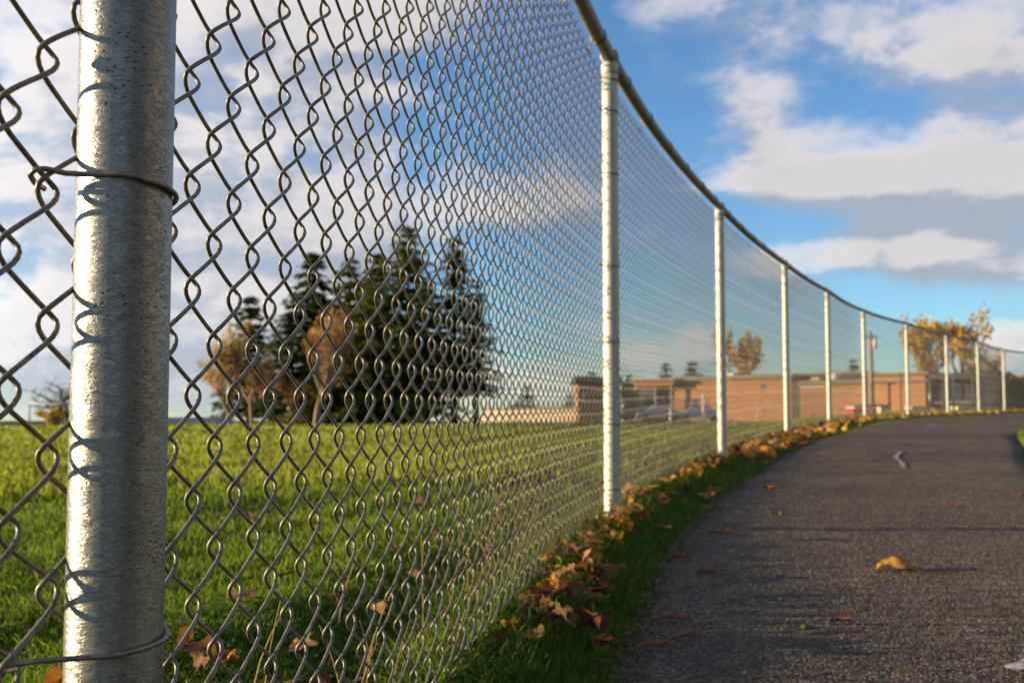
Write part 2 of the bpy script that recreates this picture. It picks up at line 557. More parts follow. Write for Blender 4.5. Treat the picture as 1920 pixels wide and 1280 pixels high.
def fence_dist(X, Y):
    """signed distance to the fence line: positive on the field side (left)"""
    X = np.asarray(X, float)
    Y = np.asarray(Y, float)
    L = LINE[::4]
    shp = X.shape
    Xf, Yf = X.ravel(), Y.ravel()
    out = np.zeros(len(Xf))
    tx = np.gradient(L[:, 0])
    ty = np.gradient(L[:, 1])
    l = np.hypot(tx, ty)
    tx, ty = tx / l, ty / l
    for a in range(0, len(Xf), 20000):
        dx = Xf[a:a + 20000, None] - L[None, :, 0]
        dy = Yf[a:a + 20000, None] - L[None, :, 1]
        d2 = dx * dx + dy * dy
        i = d2.argmin(1)
        r = np.arange(len(i))
        perp = -(dx[r, i] * ty[i] - dy[r, i] * tx[i])
        along = dx[r, i] * tx[i] + dy[r, i] * ty[i]
        near = np.abs(along) < .2
        out[a:a + 20000] = np.where(near, perp, np.sqrt(d2[r, i]) * np.sign(perp))
    return out.reshape(shp)


def drop(y):
    return .030 * (1 - sstep(np.asarray(y, float), 4, 9))


def hump(x, y):
    return (.010 * np.sin(8.3 * x + 1.7 * y + 2 * np.sin(1.3 * y)) * sstep(y, -1, 1) + .007 * np.sin(13 * x - 6 * y + np.sin(2.1 * x)) + .016 * np.sin(1.7 * x + .9 * y + .4) + .013 * np.sin(3.1 * x - 2.2 * y + 1.1) + .010 * np.sin(5.3 * y + 1.3 * x)
            + .03 * np.sin(.35 * x + .28 * y))


def hz(x, y, d=None):
    x = np.asarray(x, float)
    y = np.asarray(y, float)
    if d is None:
        d = fence_dist(x, y)
    zf = .010 + .0023 * y + np.where(x < -15, .012 * np.clip(x + 15, -60, 0), 0) + hump(x, y) * sstep(d, .1, .8)
    k = sstep(d, .15, 3.2)
    return zp(y) * (1 - k) - drop(y) * sstep(-d, .01, .16) + zf * k + hump(x, y) * .8 * sstep(d, .1, .5) * (1 - k)


def h1(x, y):
    return float(hz(np.array([x]), np.array([y]))[0])


# ground: one sheet out to the horizon
gx = np.concatenate([-np.geomspace(700, 6, 46), np.arange(-5.8, 8, .09), np.geomspace(8, 700, 40)])
gy = np.concatenate([[-120, -60, -25, -12, -6, -3], np.arange(-1, 8, .09), np.geomspace(8.1, 2200, 90)])
GX, GY = np.meshgrid(gx, gy)
GD = fence_dist(GX, GY)
GZ = hz(GX, GY, GD)
GZ = np.where(GY > 125, np.minimum(GZ, .28), GZ)
nx, ny = len(gx), len(gy)
ii, jj = np.meshgrid(np.arange(nx - 1), np.arange(ny - 1))
q0 = (jj * nx + ii).ravel()
me = big_mesh('ground', np.stack([GX, GY, GZ], -1), np.stack([q0, q0 + 1, q0 + nx + 1, q0 + nx], -1), M['ground'], smooth=True)
tag(link('ground', me), kind='structure')

# asphalt path: left edge follows the fence, right edge swings away
EDGE_S = np.array([0, 3.2, 4.3, 5.2, 7.2, 9.2, 12.2, 16, 20, 40])
EDGE_D = np.array([.17, .165, .165, .19, .215, .235, .30, .36, .36, .36])


def edge_off(s):
    return np.interp(s, EDGE_S, EDGE_D)


RIGHT = catmull([(1.35, -3), (1.55, 0), (1.8, 2.2), (2.36, 5), (3.29, 7.4), (4.45, 9.8), (6.8, 11.6), (10.5, 13.4), (16, 15), (22, 17)], 30)
sl = np.linspace(0.0, ARC[-1] - .05, 420)
wob = .012 * np.sin(sl * 7.1) + .010 * np.sin(sl * 17.3 + 1) + .006 * np.sin(sl * 41)
px_, py_, ptx, pty = at(sl)
LX = px_ + pty * (edge_off(sl) + wob)
LY = py_ - ptx * (edge_off(sl) + wob)
rs = np.linspace(0, len(RIGHT) - 1, len(sl))
RX = np.interp(rs, np.arange(len(RIGHT)), RIGHT[:, 0])
RY = np.interp(rs, np.arange(len(RIGHT)), RIGHT[:, 1])
NC = 22
tt = np.linspace(0, 1, NC)
AX = LX[:, None] * (1 - tt) + RX[:, None] * tt
AY = LY[:, None] * (1 - tt) + RY[:, None] * tt
AZ = zp(AY) + .012 - drop(AY)
AZ[:, 0] -= .016
AZ[:, -1] -= .016
q0 = (np.arange(len(sl) - 1)[:, None] * NC + np.arange(NC - 1)[None, :]).ravel()
me = big_mesh('asphalt_path', np.stack([AX, AY, AZ], -1), np.stack([q0, q0 + 1, q0 + NC + 1, q0 + NC], -1), M['asphalt'], smooth=True)
tag(link('asphalt_path', me), kind='structure')


def path_z(x, y):
    return float(zp(y)) + .012 - float(drop(y))


def ribbon(name, pts, w, mat, lift, kind='structure', jit=.15):
    """a thin mark lying on the path"""
    P = np.asarray(pts, float)
    k = max(2, int(np.sum(np.linalg.norm(np.diff(P, axis=0), axis=1)) / .02))
    t = np.linspace(0, len(P) - 1, k)
    X = np.interp(t, np.arange(len(P)), P[:, 0])
    Y = np.interp(t, np.arange(len(P)), P[:, 1])
    tx, ty = np.gradient(X), np.gradient(Y)
    l = np.hypot(tx, ty) + 1e-9
    tx, ty = tx / l, ty / l
    ww = w * (1 + jit * rng.normal(size=k))
    ww2 = w * (1 + jit * rng.normal(size=k))
    ww[0] *= .4
    ww[-1] *= .4
    A = np.stack([X - ty * ww / 2, Y + tx * ww / 2], -1)
    B = np.stack([X + ty * ww2 / 2, Y - tx * ww2 / 2], -1)
    V = np.concatenate([A, B])
    Z = zp(V[:, 1]) + .012 - drop(V[:, 1]) + lift
    i = np.arange(k - 1)
    me = big_mesh(name, np.column_stack([V, Z]), np.stack([i + k, i + k + 1, i + 1, i], -1), mat)
    return tag(link(name, me), kind=kind)


ribbon('path_marking', [(.76, 1.78), (.818, 1.83), (.93, 1.895), (1.12, 1.99)], .030, M['paint'], .004)
ribbon('path_marking', [(1.97, 5.80), (2.05, 6.05), (2.18, 6.55), (2.30, 6.85), (2.36, 6.98)], .026, M['faint'], .004)
ribbon('path_marking', [(2.26, 6.98), (2.40, 7.00), (2.56, 6.96)], .04, M['faint'], .008)
ribbon('path_marking', [(4.0, 10.9), (4.12, 11.4), (4.35, 11.6)], .04, M['faint'], .004)
ribbon('path_dark_line', [(1.35, 5.42), (1.8, 5.50), (2.4, 5.42), (3.1, 5.45)], .018, M['dark_line'], .004, jit=.4)  # thin irregular dark lines across the path
ribbon('path_dark_line', [(1.95, 7.62), (2.5, 7.70), (3.2, 7.62), (4.0, 7.66)], .022, M['dark_line'], .004, jit=.4)

# loose aggregate that catches the low sun near the camera
n = 26000
yy = 1.25 + (4.6 - 1.25) * rng.random(n) ** 1.9
s0 = np.interp(yy, LINE[:, 1], ARC)
xe = np.interp(yy, LINE[:, 1], LINE[:, 0]) + edge_off(s0) * 1.05
xx = xe + (yy * .47 + .05 - xe) * rng.random(n)
rad = (.0012 + .0030 * rng.random(n) ** 2.5) * (.75 + .12 * yy)
oct_ = np.array([(1, 0, 0), (0, 1, 0), (-1, 0, 0), (0, -1, 0), (0, 0, 1.0), (.5, .5, .7), (-.5, .4, .75)])
an = rng.random(n) * 6.28
sxr, syr = rad * (.8 + .7 * rng.random(n)), rad * (.8 + .7 * rng.random(n))
V = np.zeros((n, 5, 3))
base = np.array([(1, 0), (0, 1), (-1, 0), (0, -1), (.15, .1)])
for k in range(5):
    bx, by = base[k][0] * sxr, base[k][1] * syr
    V[:, k, 0] = xx + bx * np.cos(an) - by * np.sin(an)
    V[:, k, 1] = yy + bx * np.sin(an) + by * np.cos(an)
    V[:, k, 2] = zp(V[:, k, 1]) - drop(V[:, k, 1]) + .0118 + (rad * (.7 + .5 * rng.random(n)) if k == 4 else -.0006)
b5 = np.arange(n)[:, None] * 5
F = np.concatenate([b5 + np.array([[i, (i + 1) % 4, 4]]) for i in range(4)])
me = big_mesh('asphalt_gravel', V, F, M['stone'])
tag(link('asphalt_gravel', me), kind='stuff')

# ------------------------------------------------------------------ the chain link fence
fence = empty('chain_link_fence', (-.2155, .643, .02))
tag(fence, 'galvanised chain link fence with round posts and top rail curving along the path', 'fence')
FO = Vector(fence.location)


def part(name, mb, mat, parent, smooth=True, origin=None):
    """mesh given in world coordinates, parented (fence root or one of its parts, which sit unrotated)"""
    o = np.array(origin if origin is not None else (0, 0, 0), float)
    mb.v = [tuple(np.array(p) - o) for p in mb.v]
    ob = link(name, mb.mesh(name, mat, smooth), parent)
    w = Vector(o)
    p = parent
    while p is not None:
        w = w - Vector(p.location)
        p = p.parent
    ob.location = w
    return ob


RPS = {1: .0262}
RP = .0243           # post radius
MESH_OFF = .0282     # mesh lies on the field side of the posts
V2 = .0359           # half a diamond high
W2 = .0341           # half a diamond wide
ZREF = .493
S_K0 = POST_S[1] + .137


def zrow(s):
    """height of a reference knuckle row along the fence"""
    s = np.asarray(s, float)
    sp = POST_S[2]
    a = ZREF + .0145 * (np.minimum(s, sp) - S_K0)
    y = np.interp(s, ARC, LINE[:, 1])
    return a + np.where(s > sp, zp(y) - zp(POSTS[2][1]), 0)


def ring(cx, cy, r, z, n=40):
    a = np.linspace(0, 2 * math.pi, n, endpoint=False)
    return np.stack([cx + r * np.cos(a), cy + r * np.sin(a), np.full(n, z)], -1)


def lathe(mb, cx, cy, prof, n=40):
    base = len(prof)
    V = []
    for (r, z) in prof:
        V.extend(ring(cx, cy, r, z, n))
    F = []
    for i in range(base - 1):
        for j in range(n):
            a, b = i * n + j, i * n + (j + 1) % n
            F.append((a, b, b + n, a + n))
    F.append(tuple(range(n - 1, -1, -1)))
    F.append(tuple(range((base - 1) * n, base * n)))
    mb.add(V, F)


def loop_pts(i, z0, z1, tail, hook=.0):
    """a tie: from the mesh on the near side of the post, round its path face, back to the mesh"""
    s = POST_S[i]
    x, y, tx, ty = [float(v) for v in at(s)]
    x -= .0025 if i == 1 else 0
    nx_, ny_ = ty, -tx
    rr = RPS.get(i, RP) + .0020
    P = []
    m = -MESH_OFF + .001
    def pt(u, nn, z):
        P.append((x + tx * u + nx_ * nn, y + ty * u + ny_ * nn, z))
    if tail:
        pt(-.040 + hook, m - .0075, z0 - .006)
        pt(-.050 + hook, m - .0070, z0 - .0045)
        pt(-.058 + hook, m - .0045, z0 - .002)
        pt(-.0605 + hook, m - .000, z0)
        pt(-.058 + hook, m + .0048, z0 + .0008)
        pt(-.046 + hook, m + .011, z0 + .0003)
    else:
        pt(-.040, m - .006, z0 - .002)
        pt(-.046, m, z0)
        pt(-.040, m + .008, z0)
    a0, a1 = R(152), R(-28)
    for k in range(19):
        a = a0 + (a1 - a0) * k / 18
        zz = z0 + (z1 - z0) * (k / 18)
        pt(rr * math.cos(a), rr * math.sin(a), zz)
    pt(rr * .72, -rr * .82, z1 - .001)
    pt(.014, m - .004, z1 - .002)
    P = np.array(P)
    t = np.arange(len(P))
    tf = np.linspace(0, len(P) - 1, len(P) * 3)
    return np.column_stack([np.interp(tf, t, P[:, c]) for c in range(3)])


for i in range(1, len(POSTS)):
    x, y = POSTS[i]
    x -= .0025 if i == 1 else 0
    zb = float(zp(y))
    n = 64 if i == 1 else 36
    RP = RPS.get(i, .0243)
    top = zb + H
    mb = MB()
    prof = [(RP, zb - .12)] + [(RP, zb + H * k / 12) for k in range(12)] + [(RP, top - .031)]
    lathe(mb, 0, 0, [(r, z - zb) for r, z in prof], n)
    gm = M['galv'] if i == 1 else M['galv_dull']
    post = link('fence_post', mb.mesh('fence_post', gm, True), fence)
    post.location = (x - FO.x, y - FO.y, zb - FO.z)
    # loop cap: sleeve with a domed top and an eye for the rail
    mb = MB()
    rc = RP + .0016
    lathe(mb, x, y, [(RP + .0002, top - .036), (rc, top - .035), (rc, top - .008), (rc * .93, top - .003), (rc * .72, top + .001), (rc * .3, top + .002)], n)
    s = POST_S[i]
    _, _, tx, ty = [float(v) for v in at(s)]
    for e in (-.012, .012):
        a = np.linspace(0, 2 * math.pi, 25)
        P = np.stack([x + tx * e + ty * .0236 * np.cos(a), y + ty * e - tx * .0236 * np.cos(a), top + .0205 + .0236 * np.sin(a)], -1)
        mb.tube(P, .0035, 6, cap=False)
    part('post_cap', mb, gm, post, origin=(x, y, top))
    # tie wires
    if i == 1:
        ties = [(.5335, .5210, .016), (.2760, .2870, .001), (.98, .97, .004)]
    else:
        ties = [(zb + h, zb + h - .004 * (k % 2), False) for k, h in enumerate((.10, .29, .53, .755, 1.03, 1.22, 1.315))]
    for (z0, z1, tl) in ties:
        mb = MB()
        mb.tube(loop_pts(i, z0, z1, bool(tl), tl or 0.0), .0016 if i == 1 else .0017, 8 if i == 1 else 5)
        part('tie_wire', mb, M['tie'], post, origin=(x, y, z0))

# top rail, bent to the curve, with its ties
sr = np.linspace(.1, ARC[-1] - .01, 460)
rx, ry, rtx, rty = at(sr)
pz = [float(zp(p[1])) + H for p in POSTS]
rz = np.interp(sr, POST_S, pz) + .0195 - .006 * np.abs(np.sin(np.pi * np.interp(sr, POST_S, np.arange(len(POSTS)))))
rail_pts = np.stack([rx, ry, rz], -1)
mb = MB()
mb.tube(rail_pts, .0205, 20)
rail = part('top_rail', mb, M['rail'], fence, origin=(POSTS[1][0], POSTS[1][1], pz[1]))
for i in range(1, len(POSTS) - 1):
    for fr in (.10, .27, .44, .60, .77, .92):
        s = POST_S[i] + (POST_S[i + 1] - POST_S[i]) * fr
        x, y, tx, ty = [float(v) for v in at(s)]
        z = float(np.interp(s, sr, rz))
        a = np.linspace(R(-120), R(215), 22)
        rr = .0225
        P = np.stack([x + ty * rr * np.cos(a) + tx * .004 * a / 3, y - tx * rr * np.cos(a) + ty * .004 * a / 3, z + rr * np.sin(a)], -1)
        tail = P[-1] + np.array([[-ty * .012, tx * .012, -.022], [-ty * .010 + tx * .012, tx * .010 + ty * .012, -.030]])
        mb = MB()
        mb.tube(np.vstack([P, tail]), .0019, 5)
        part('rail_tie', mb, M['tie'], rail, origin=(x, y, z))

# woven wires: every strand a flattened helix hooked through its neighbours
AMP, BACK, SHEAR = .0250, .0050, .048
NB, NTOP = -6.5, 13.0


def strand(samples, par):
    k = int((NTOP - NB) * samples) + 1
    t = np.linspace(NB, NTOP, k)
    z = t * 2 * V2
    ph = 2 * math.pi * t + par
    tri = np.arcsin(.985 * np.sin(ph)) / math.asin(.985)
    u = AMP * (.5 * np.sin(ph) + .5 * tri) - SHEAR * z
    cph = np.cos(ph)
    nn = -BACK * cph * (1.5 - .5 * cph * cph)          # local -Y faces the path
    # ends folded back over the neighbour
    return np.stack([u, nn, z], -1)


# strand k lies between knuckle columns k and k+1; phase so that its right turn falls on the even / odd rows
def strand_mesh(samples, sides, par, name):
    P = strand(samples, par)
    v, f = tube(P, .00155, sides)
    m_ = MB()
    m_.add(v, f)
    return m_.mesh(name, M['wire'], True)


# knuckle column k=0 carries knuckles at heights 0, +-2*V2 ... ; strand 0 has its LEFT turn there
PAR = {0: R(-90), 1: R(90)}
LOD = {q: {p: strand_mesh(sm, sd, PAR[p], 'wire') for p in (0, 1)} for q, (sm, sd) in {'near': (22, 8), 'mid': (14, 6)}.items()}


def strand_frame(k):
    s = S_K0 + (k + .5) * W2
    x, y, tx, ty = [float(v) for v in at(s)]
    x -= ty * MESH_OFF
    y += tx * MESH_OFF
    return s, x, y, tx, ty, float(zrow(s))


S_NEAR_END = POST_S[3] - .02
k0 = -22
k_end = int((ARC[-1] - .1 - S_K0) / W2)
bays = {}


def bay_of(s):
    return int(np.searchsorted(POST_S, s)) - 1


panels = {}
for b in (0, 1, 2):
    sa, sb = max(POST_S[b], S_K0 + k0 * W2), POST_S[b + 1]
    ss_ = np.linspace(sa, sb, 30)
    x, y, tx, ty = at(ss_)
    zb = zp(y) + .030 + .006 * np.sin(ss_ * 9)
    P = np.stack([x - ty * (MESH_OFF + .005), y + tx * (MESH_OFF + .005), zb], -1)
    mb = MB()
    mb.tube(P, .0024, 6)
    panels[b] = part('mesh_panel', mb, M['wire'], fence, origin=tuple(P[0]))

count = 0
far_v, far_f, far_n = [], [], 0
far_P = {p: strand(8, PAR[p]) for p in (0, 1)}
for k in range(k0, k_end):
    s, x, y, tx, ty, z = strand_frame(k)
    p = k % 2
    if s < S_NEAR_END and bay_of(s) in panels:
        lod = 'near' if s < POST_S[1] + 1.5 else 'mid'
        o = link('wire', LOD[lod][p], panels[bay_of(s)])
        pl = panels[bay_of(s)].location
        o.location = (x - FO.x - pl.x, y - FO.y - pl.y, z - FO.z - pl.z)
        o.rotation_euler = (0, 0, math.atan2(ty, tx))
        count += 1
    else:
        Q = far_P[p]
        Pw = np.stack([x + tx * Q[:, 0] - ty * Q[:, 1], y + ty * Q[:, 0] + tx * Q[:, 1], z + Q[:, 2]], -1)
        v, f = tube(Pw, .0017, 3, cap=False)
        far_v.append(v)
        far_f.append(np.array(f) + far_n)
        far_n += len(v)
me = big_mesh('wire_mesh', np.concatenate(far_v) - np.array(FO), np.concatenate(far_f), M['wire'])
tag(link('wire_mesh', me, fence), kind='stuff')
ss_ = np.linspace(POST_S[3], ARC[-1] - .1, 200)
x, y, tx, ty = at(ss_)
mb = MB()
mb.tube(np.stack([x - ty * .033, y + tx * .033, zp(y) + .05], -1), .0024, 4)
part('bottom_wire', mb, M['wire'], fence, origin=(POSTS[3][0], POSTS[3][1], float(zp(POSTS[3][1]))))


# ------------------------------------------------------------------ grass
def blades(xs, ys, zs, hgt, wid, lean, mat, name, tint=None, az=None):
    n = len(xs)
    a = rng.random(n) * 6.283 if az is None else az
    la = rng.random(n) * 6.283
    ln = lean * (.3 + rng.random(n))
    dx, dy = np.cos(a) * wid / 2, np.sin(a) * wid / 2
    ox, oy = np.cos(la) * ln * hgt, np.sin(la) * ln * hgt
    V = np.zeros((n, 5, 3))
    V[:, 0] = np.stack([xs - dx, ys - dy, zs - .008], -1)
    V[:, 1] = np.stack([xs + dx, ys + dy, zs - .008], -1)
    V[:, 2] = np.stack([xs + dx * .8 + ox * .35, ys + dy * .8 + oy * .35, zs + hgt * .58], -1)
    V[:, 3] = np.stack([xs - dx * .8 + ox * .35, ys - dy * .8 + oy * .35, zs + hgt * .58], -1)
    V[:, 4] = np.stack([xs + ox, ys + oy, zs + hgt * np.sqrt(np.maximum(.15, 1 - (ln * .8) ** 2))], -1)
    b = np.arange(n)[:, None] * 5
    t = rng.random(n) if tint is None else tint
    me = big_mesh(name, V, [b + np.array([[0, 1, 2, 3]]), b + np.array([[3, 2, 4]])], mat, tint=np.repeat(t, 5))
    return tag(link(name, me), kind='stuff')


def field_points(n, y0, y1, pw):
    """points of the field seen left of the fence; inverse-depth distribution"""
    u = rng.random(n)
    y = 1 / (1 / y0 + (1 / y1 - 1 / y0) * u ** pw)
    s_at = np.interp(y, LINE[:, 1], LINE[:, 0])
    xl = -.48 * y - .15
    xr = np.where(y < 26, s_at - .03, .45 * y)
    x = xl + (xr - xl) * rng.random(n)
    return x, y


def clumps(x, y):
    return .5 + .5 * np.sin(11 * x + 4 * np.sin(7 * y)) * np.sin(13 * y + 3 * np.sin(9 * x + 1))


def patchy(x, y):
    return .5 + .28 * np.sin(2.3 * x + 1.1 * y) * np.sin(1.9 * y - .7 * x + 2) + .22 * np.sin(6.1 * x + 3) * np.sin(5.2 * y + 1)


x, y = field_points(125000, .95, 7.5, 1.0)
d = fence_dist(x, y)
ok = d > .012
x, y, d = x[ok], y[ok], d[ok]
pt_ = patchy(x, y)
cl_ = clumps(x, y)
keep = rng.random(len(x)) < (.45 + .55 * cl_) * (1 - .8 * sstep(y, 5, 7.5))
x, y, d, pt_, cl_ = x[keep], y[keep], d[keep], pt_[keep], cl_[keep]
hg = (.012 + .016 * rng.random(len(x)) + .024 * cl_ * pt_ * rng.random(len(x)) + .008 * cl_) * (1 + .9 * (d < .12)) * (1 + .04 * y)
wd = (.0022 + .0016 * rng.random(len(x))) * (.75 + .22 * y)
tn = np.clip(.05 + .55 * rng.random(len(x)) + .30 * (pt_ - .4) + .075 * y * rng.random(len(x)), 0, 1)
tn = np.where(rng.random(len(x)) < .06, 1.0, np.minimum(tn, .88))
blades(x, y, hz(x, y, d), hg, wd, .95, M['grass'], 'lawn_grass', tint=tn)

x, y = field_points(74000, 4.6, 95, 1.0)
d = fence_dist(x, y)
ok = (d > .04) & (rng.random(len(x)) < sstep(y, 4.4, 8.5) * .85 + .15)
x, y, d = x[ok], y[ok], d[ok]
hg = (.035 + .05 * rng.random(len(x))) * (1 + .012 * y)
wd = (.008 + .006 * rng.random(len(x))) * (.5 + .17 * y)
tn = np.clip(.10 + .6 * rng.random(len(x)) + .3 * (patchy(x * .4, y * .3) - .5), 0, 1)
blades(x, y, hz(x, y, d), hg, wd, .6, M['farturf'], 'field_grass', tint=tn)

# clover patches
n = 11000
x, y = field_points(n, 1.0, 4.6, 1.0)
keep = patchy(x + .7, y + .3) > .46
x, y = x[keep], y[keep]
d = fence_dist(x, y)
keep = d > .03
x, y, d = x[keep], y[keep], d[keep]
z = hz(x, y, d) + .012 + .020 * rng.random(len(x))
n = len(x)
V = np.zeros((n, 3, 4, 3))
a0 = rng.random(n) * 6.28
r = .0055 + .0035 * rng.random(n)
tilt = rng.normal(size=(n, 2)) * .35
for l in range(3):
    a = a0 + l * 2.094
    for k, (rr, da) in enumerate(((.05, 0), (.8, -.55), (1.15, 0), (.8, .55))):
        px, py = rr * r * np.cos(a + da), rr * r * np.sin(a + da)
        V[:, l, k, 0] = x + px
        V[:, l, k, 1] = y + py
        V[:, l, k, 2] = z + px * tilt[:, 0] + py * tilt[:, 1] + .15 * r * (k == 2)
b = np.arange(n * 3)[:, None] * 4
me = big_mesh('clover', V, b + np.array([[0, 1, 2, 3]]), M['clover'], tint=np.repeat(rng.random(n), 12))
tag(link('clover', me), kind='stuff')

# verge between fence and asphalt
n = 40000
s = POST_S[1] + .3 + (ARC[-1] - .3 - POST_S[1] - .3) * rng.random(n) ** 2.6
fx, fy, ftx, fty = at(s)
off = edge_off(s) * (-.06 + 1.10 * rng.random(n) ** .9) + .02 * rng.normal(size=n)
x, y = fx + fty * off, fy - ftx * off
rel = np.clip(off / edge_off(s), 0, 1.2)
far = 1 + .07 * np.maximum(0, y - 2)
hg = (.020 + .034 * rng.random(n)) * (1.15 - .55 * rel) * np.clip(1.25 - .06 * y, .5, 1)
blades(x, y, zp(y) - drop(y) * sstep(off, .01, .16) + .002, hg, (.0022 + .0014 * rng.random(n)) * far, .8, M['strip'], 'verge_grass', tint=np.clip(rng.random(n) ** 1.2, 0, 1))
# taller grass left standing under the mesh
n = 15000
s = POST_S[1] + .2 + 9.5 * rng.random(n) ** 1.5
fx, fy, ftx, fty = at(s)
off = -.015 - .085 * rng.random(n)
x, y = fx + fty * off, fy - ftx * off
hg = (.026 + .038 * rng.random(n)) * (.65 + .35 * np.sin(9 * s) * np.sin(4.3 * s + 1) + .2 * rng.random(n))
blades(x, y, hz(x, y), hg, (.0024 + .0014 * rng.random(n)) * (1 + .1 * y), .7, M['grass'], 'fence_line_grass', tint=np.clip(rng.random(n) * .8, 0, 1))
# right-hand verge where it shows at the edge of the picture
n = 5000
i = rng.random(n) * (len(RIGHT) - 1)
x = np.interp(i, np.arange(len(RIGHT)), RIGHT[:, 0])
y = np.interp(i, np.arange(len(RIGHT)), RIGHT[:, 1])
x = x + .02 + 1.2 * rng.random(n) ** 1.5
hg = .04 + .05 * rng.random(n)
blades(x, y - .5 * (x - np.interp(i, np.arange(len(RIGHT)), RIGHT[:, 0])) * 0, zp(y) + .002, hg, .012 + .008 * rng.random(n), .6, M['farturf'], 'verge_grass')

# dry straw standing at the foot of the mesh
mb_v, mb_f, nn_ = [], [], 0
for k in range(90):
    s = POST_S[1] + .7 + 6.5 * rng.random() ** 1.3
    fx, fy, ftx, fty = [float(v) for v in at(s)]
    off = -.05 - .22 * rng.random() ** 1.5
    x, y = fx + fty * off, fy - ftx * off
    z = h1(x, y)
    L = .08 + .17 * rng.random()
    bx, by = rng.normal() * .25 * L, rng.normal() * .25 * L
    t = np.linspace(0, 1, 6)
    P = np.stack([x + bx * t ** 2, y + by * t ** 2, z + L * t], -1)
    v, f = tube(P, .0012 * (1.1 - .6 * t) * (.8 + .12 * y), 3, cap=False)
    mb_v.append(v)
    mb_f.append(np.array(f) + nn_)
    nn_ += len(v)
V = np.concatenate(mb_v)
tag(link('dry_grass', big_mesh('dry_grass', V, np.concatenate(mb_f), M['straw'], tint=np.repeat(rng.random(90), 18))), kind='stuff')


# ------------------------------------------------------------------ leaves
def leaf_mesh(seed, mat, size=1.0, flat=False):
    r_ = np.random.default_rng(seed)
    na = 30
    th = np.linspace(0, 2 * math.pi, na, endpoint=False)
    lob = [(math.pi / 2, .42, .34), (math.pi / 2 + .95, .32, .30), (math.pi / 2 - .95, .32, .30), (math.pi / 2 + 1.95, .18, .32), (math.pi / 2 - 1.95, .18, .32)]
    rad = np.full(na, .52)
    for (c, w, s_) in lob:
        dd = (th - c + math.pi) % (2 * math.pi) - math.pi
        rad = rad + w * np.exp(-(dd / s_) ** 2)
    dd = (th + math.pi / 2 + math.pi) % (2 * math.pi) - math.pi
    rad = rad - .24 * np.exp(-(dd / .28) ** 2)
    rad *= 1 + .06 * r_.normal(size=na)
    rings = [0.0, .35, .7, 1.0]
    V = [(0, 0, 0)]
    for t in rings[1:]:
        for k in range(na):
            V.append((rad[k] * t * math.cos(th[k]), rad[k] * t * math.sin(th[k]), 0))
    V = np.array(V) * .5
    F = [(0, 1 + k, 1 + (k + 1) % na) for k in range(na)]
    for q in range(2):
        o = 1 + q * na
        for k in range(na):
            a, b = o + k, o + (k + 1) % na
            F.append((a, b, b + na, a + na))
    x, y = V[:, 0].copy(), V[:, 1].copy()
    amt = .35 if flat else 1.0
    fold = amt * r_.uniform(.2, .9)
    cx = amt * r_.uniform(-3.0, 4.2)
    cy = amt * r_.choice([-1, 1]) * r_.uniform(1.5, 4.2)
    z = fold * np.abs(x) * .7 + cx * .5 * x * x
    # roll along the midrib
    k = cy
    if abs(k) > .05:
        yn = np.sin(k * y) / k
        zn = (1 - np.cos(k * y)) / k
    else:
        yn, zn = y, 0 * y
    rr = np.hypot(x, y) / .5
    crinkle = .045 * amt * (np.sin(9 * x + r_.uniform(0, 6)) * np.sin(8 * y + r_.uniform(0, 6)) + .6 * r_.normal(size=len(x)) * rr * .5)
    V = np.stack([x * (1 - .25 * fold), yn - z * np.sin(k * y) * .5, zn + z * np.cos(k * y) + crinkle], -1)
    V[:, 2] -= V[:, 2].min() * .9
    m_ = MB()
    m_.add(V * size, F)
    t = np.linspace(0, 1, 5)
    st = np.stack([.02 * np.sin(3 * t), -.06 - .42 * t, V[0, 2] + .10 * t * t * r_.uniform(-.5, 1.0)], -1) * size
    m_.tube(st, .010 * size, 3, cap=False)
    return m_.mesh('fallen_leaf', mat, True)


VAR = {}
sd = 100
for c_ in LEAFCOL:
    for k in range(6):
        VAR[(c_, k)] = leaf_mesh(sd, M['leaf_' + c_], .1, flat=(k == 5))
        sd += 1
LEAF_N = 0


def put_leaf(x, y, z, size, colour, rot, label, group=None, var=None):
    global LEAF_N
    o = link('fallen_leaf', VAR[(colour, int(rng.integers(6)) if var is None else var)])
    o.location = (x, y, z)
    o.rotation_euler = rot
    o.scale = (size / .1,) * 3
    tag(o, label, 'leaf', group)
    LEAF_N += 1
    return o


def rrot(tilt):
    return Euler((rng.normal() * tilt, rng.normal() * tilt, rng.random() * 6.283))


WORD = {'tan': 'dry tan', 'yellow': 'golden yellow', 'orange': 'rusty orange', 'brown': 'mid brown', 'dark': 'dark maroon'}


# leaves one can single out
def gp(px, py):
    """a point of the path under a pixel of the photograph (used once, to place things where they lie)"""
    X = (px - 960) / F_PX
    Yc = (640 - py) / F_PX
    dy = math.cos(PITCH) - Yc * math.sin(PITCH)
    dz = math.sin(PITCH) + Yc * math.cos(PITCH)
    y = 3.0
    for _ in range(60):
        y = (CAM_Z - path_z(0, y)) / max(1e-4, -dz / dy)
    return X / dy * y, y


def lone(px, py, size, colour, rot, label, var, dz=0.0):
    x, y = gp(px, py)
    return put_leaf(x, y, path_z(x, y) + dz, size, colour, Euler(rot), label, None, var)


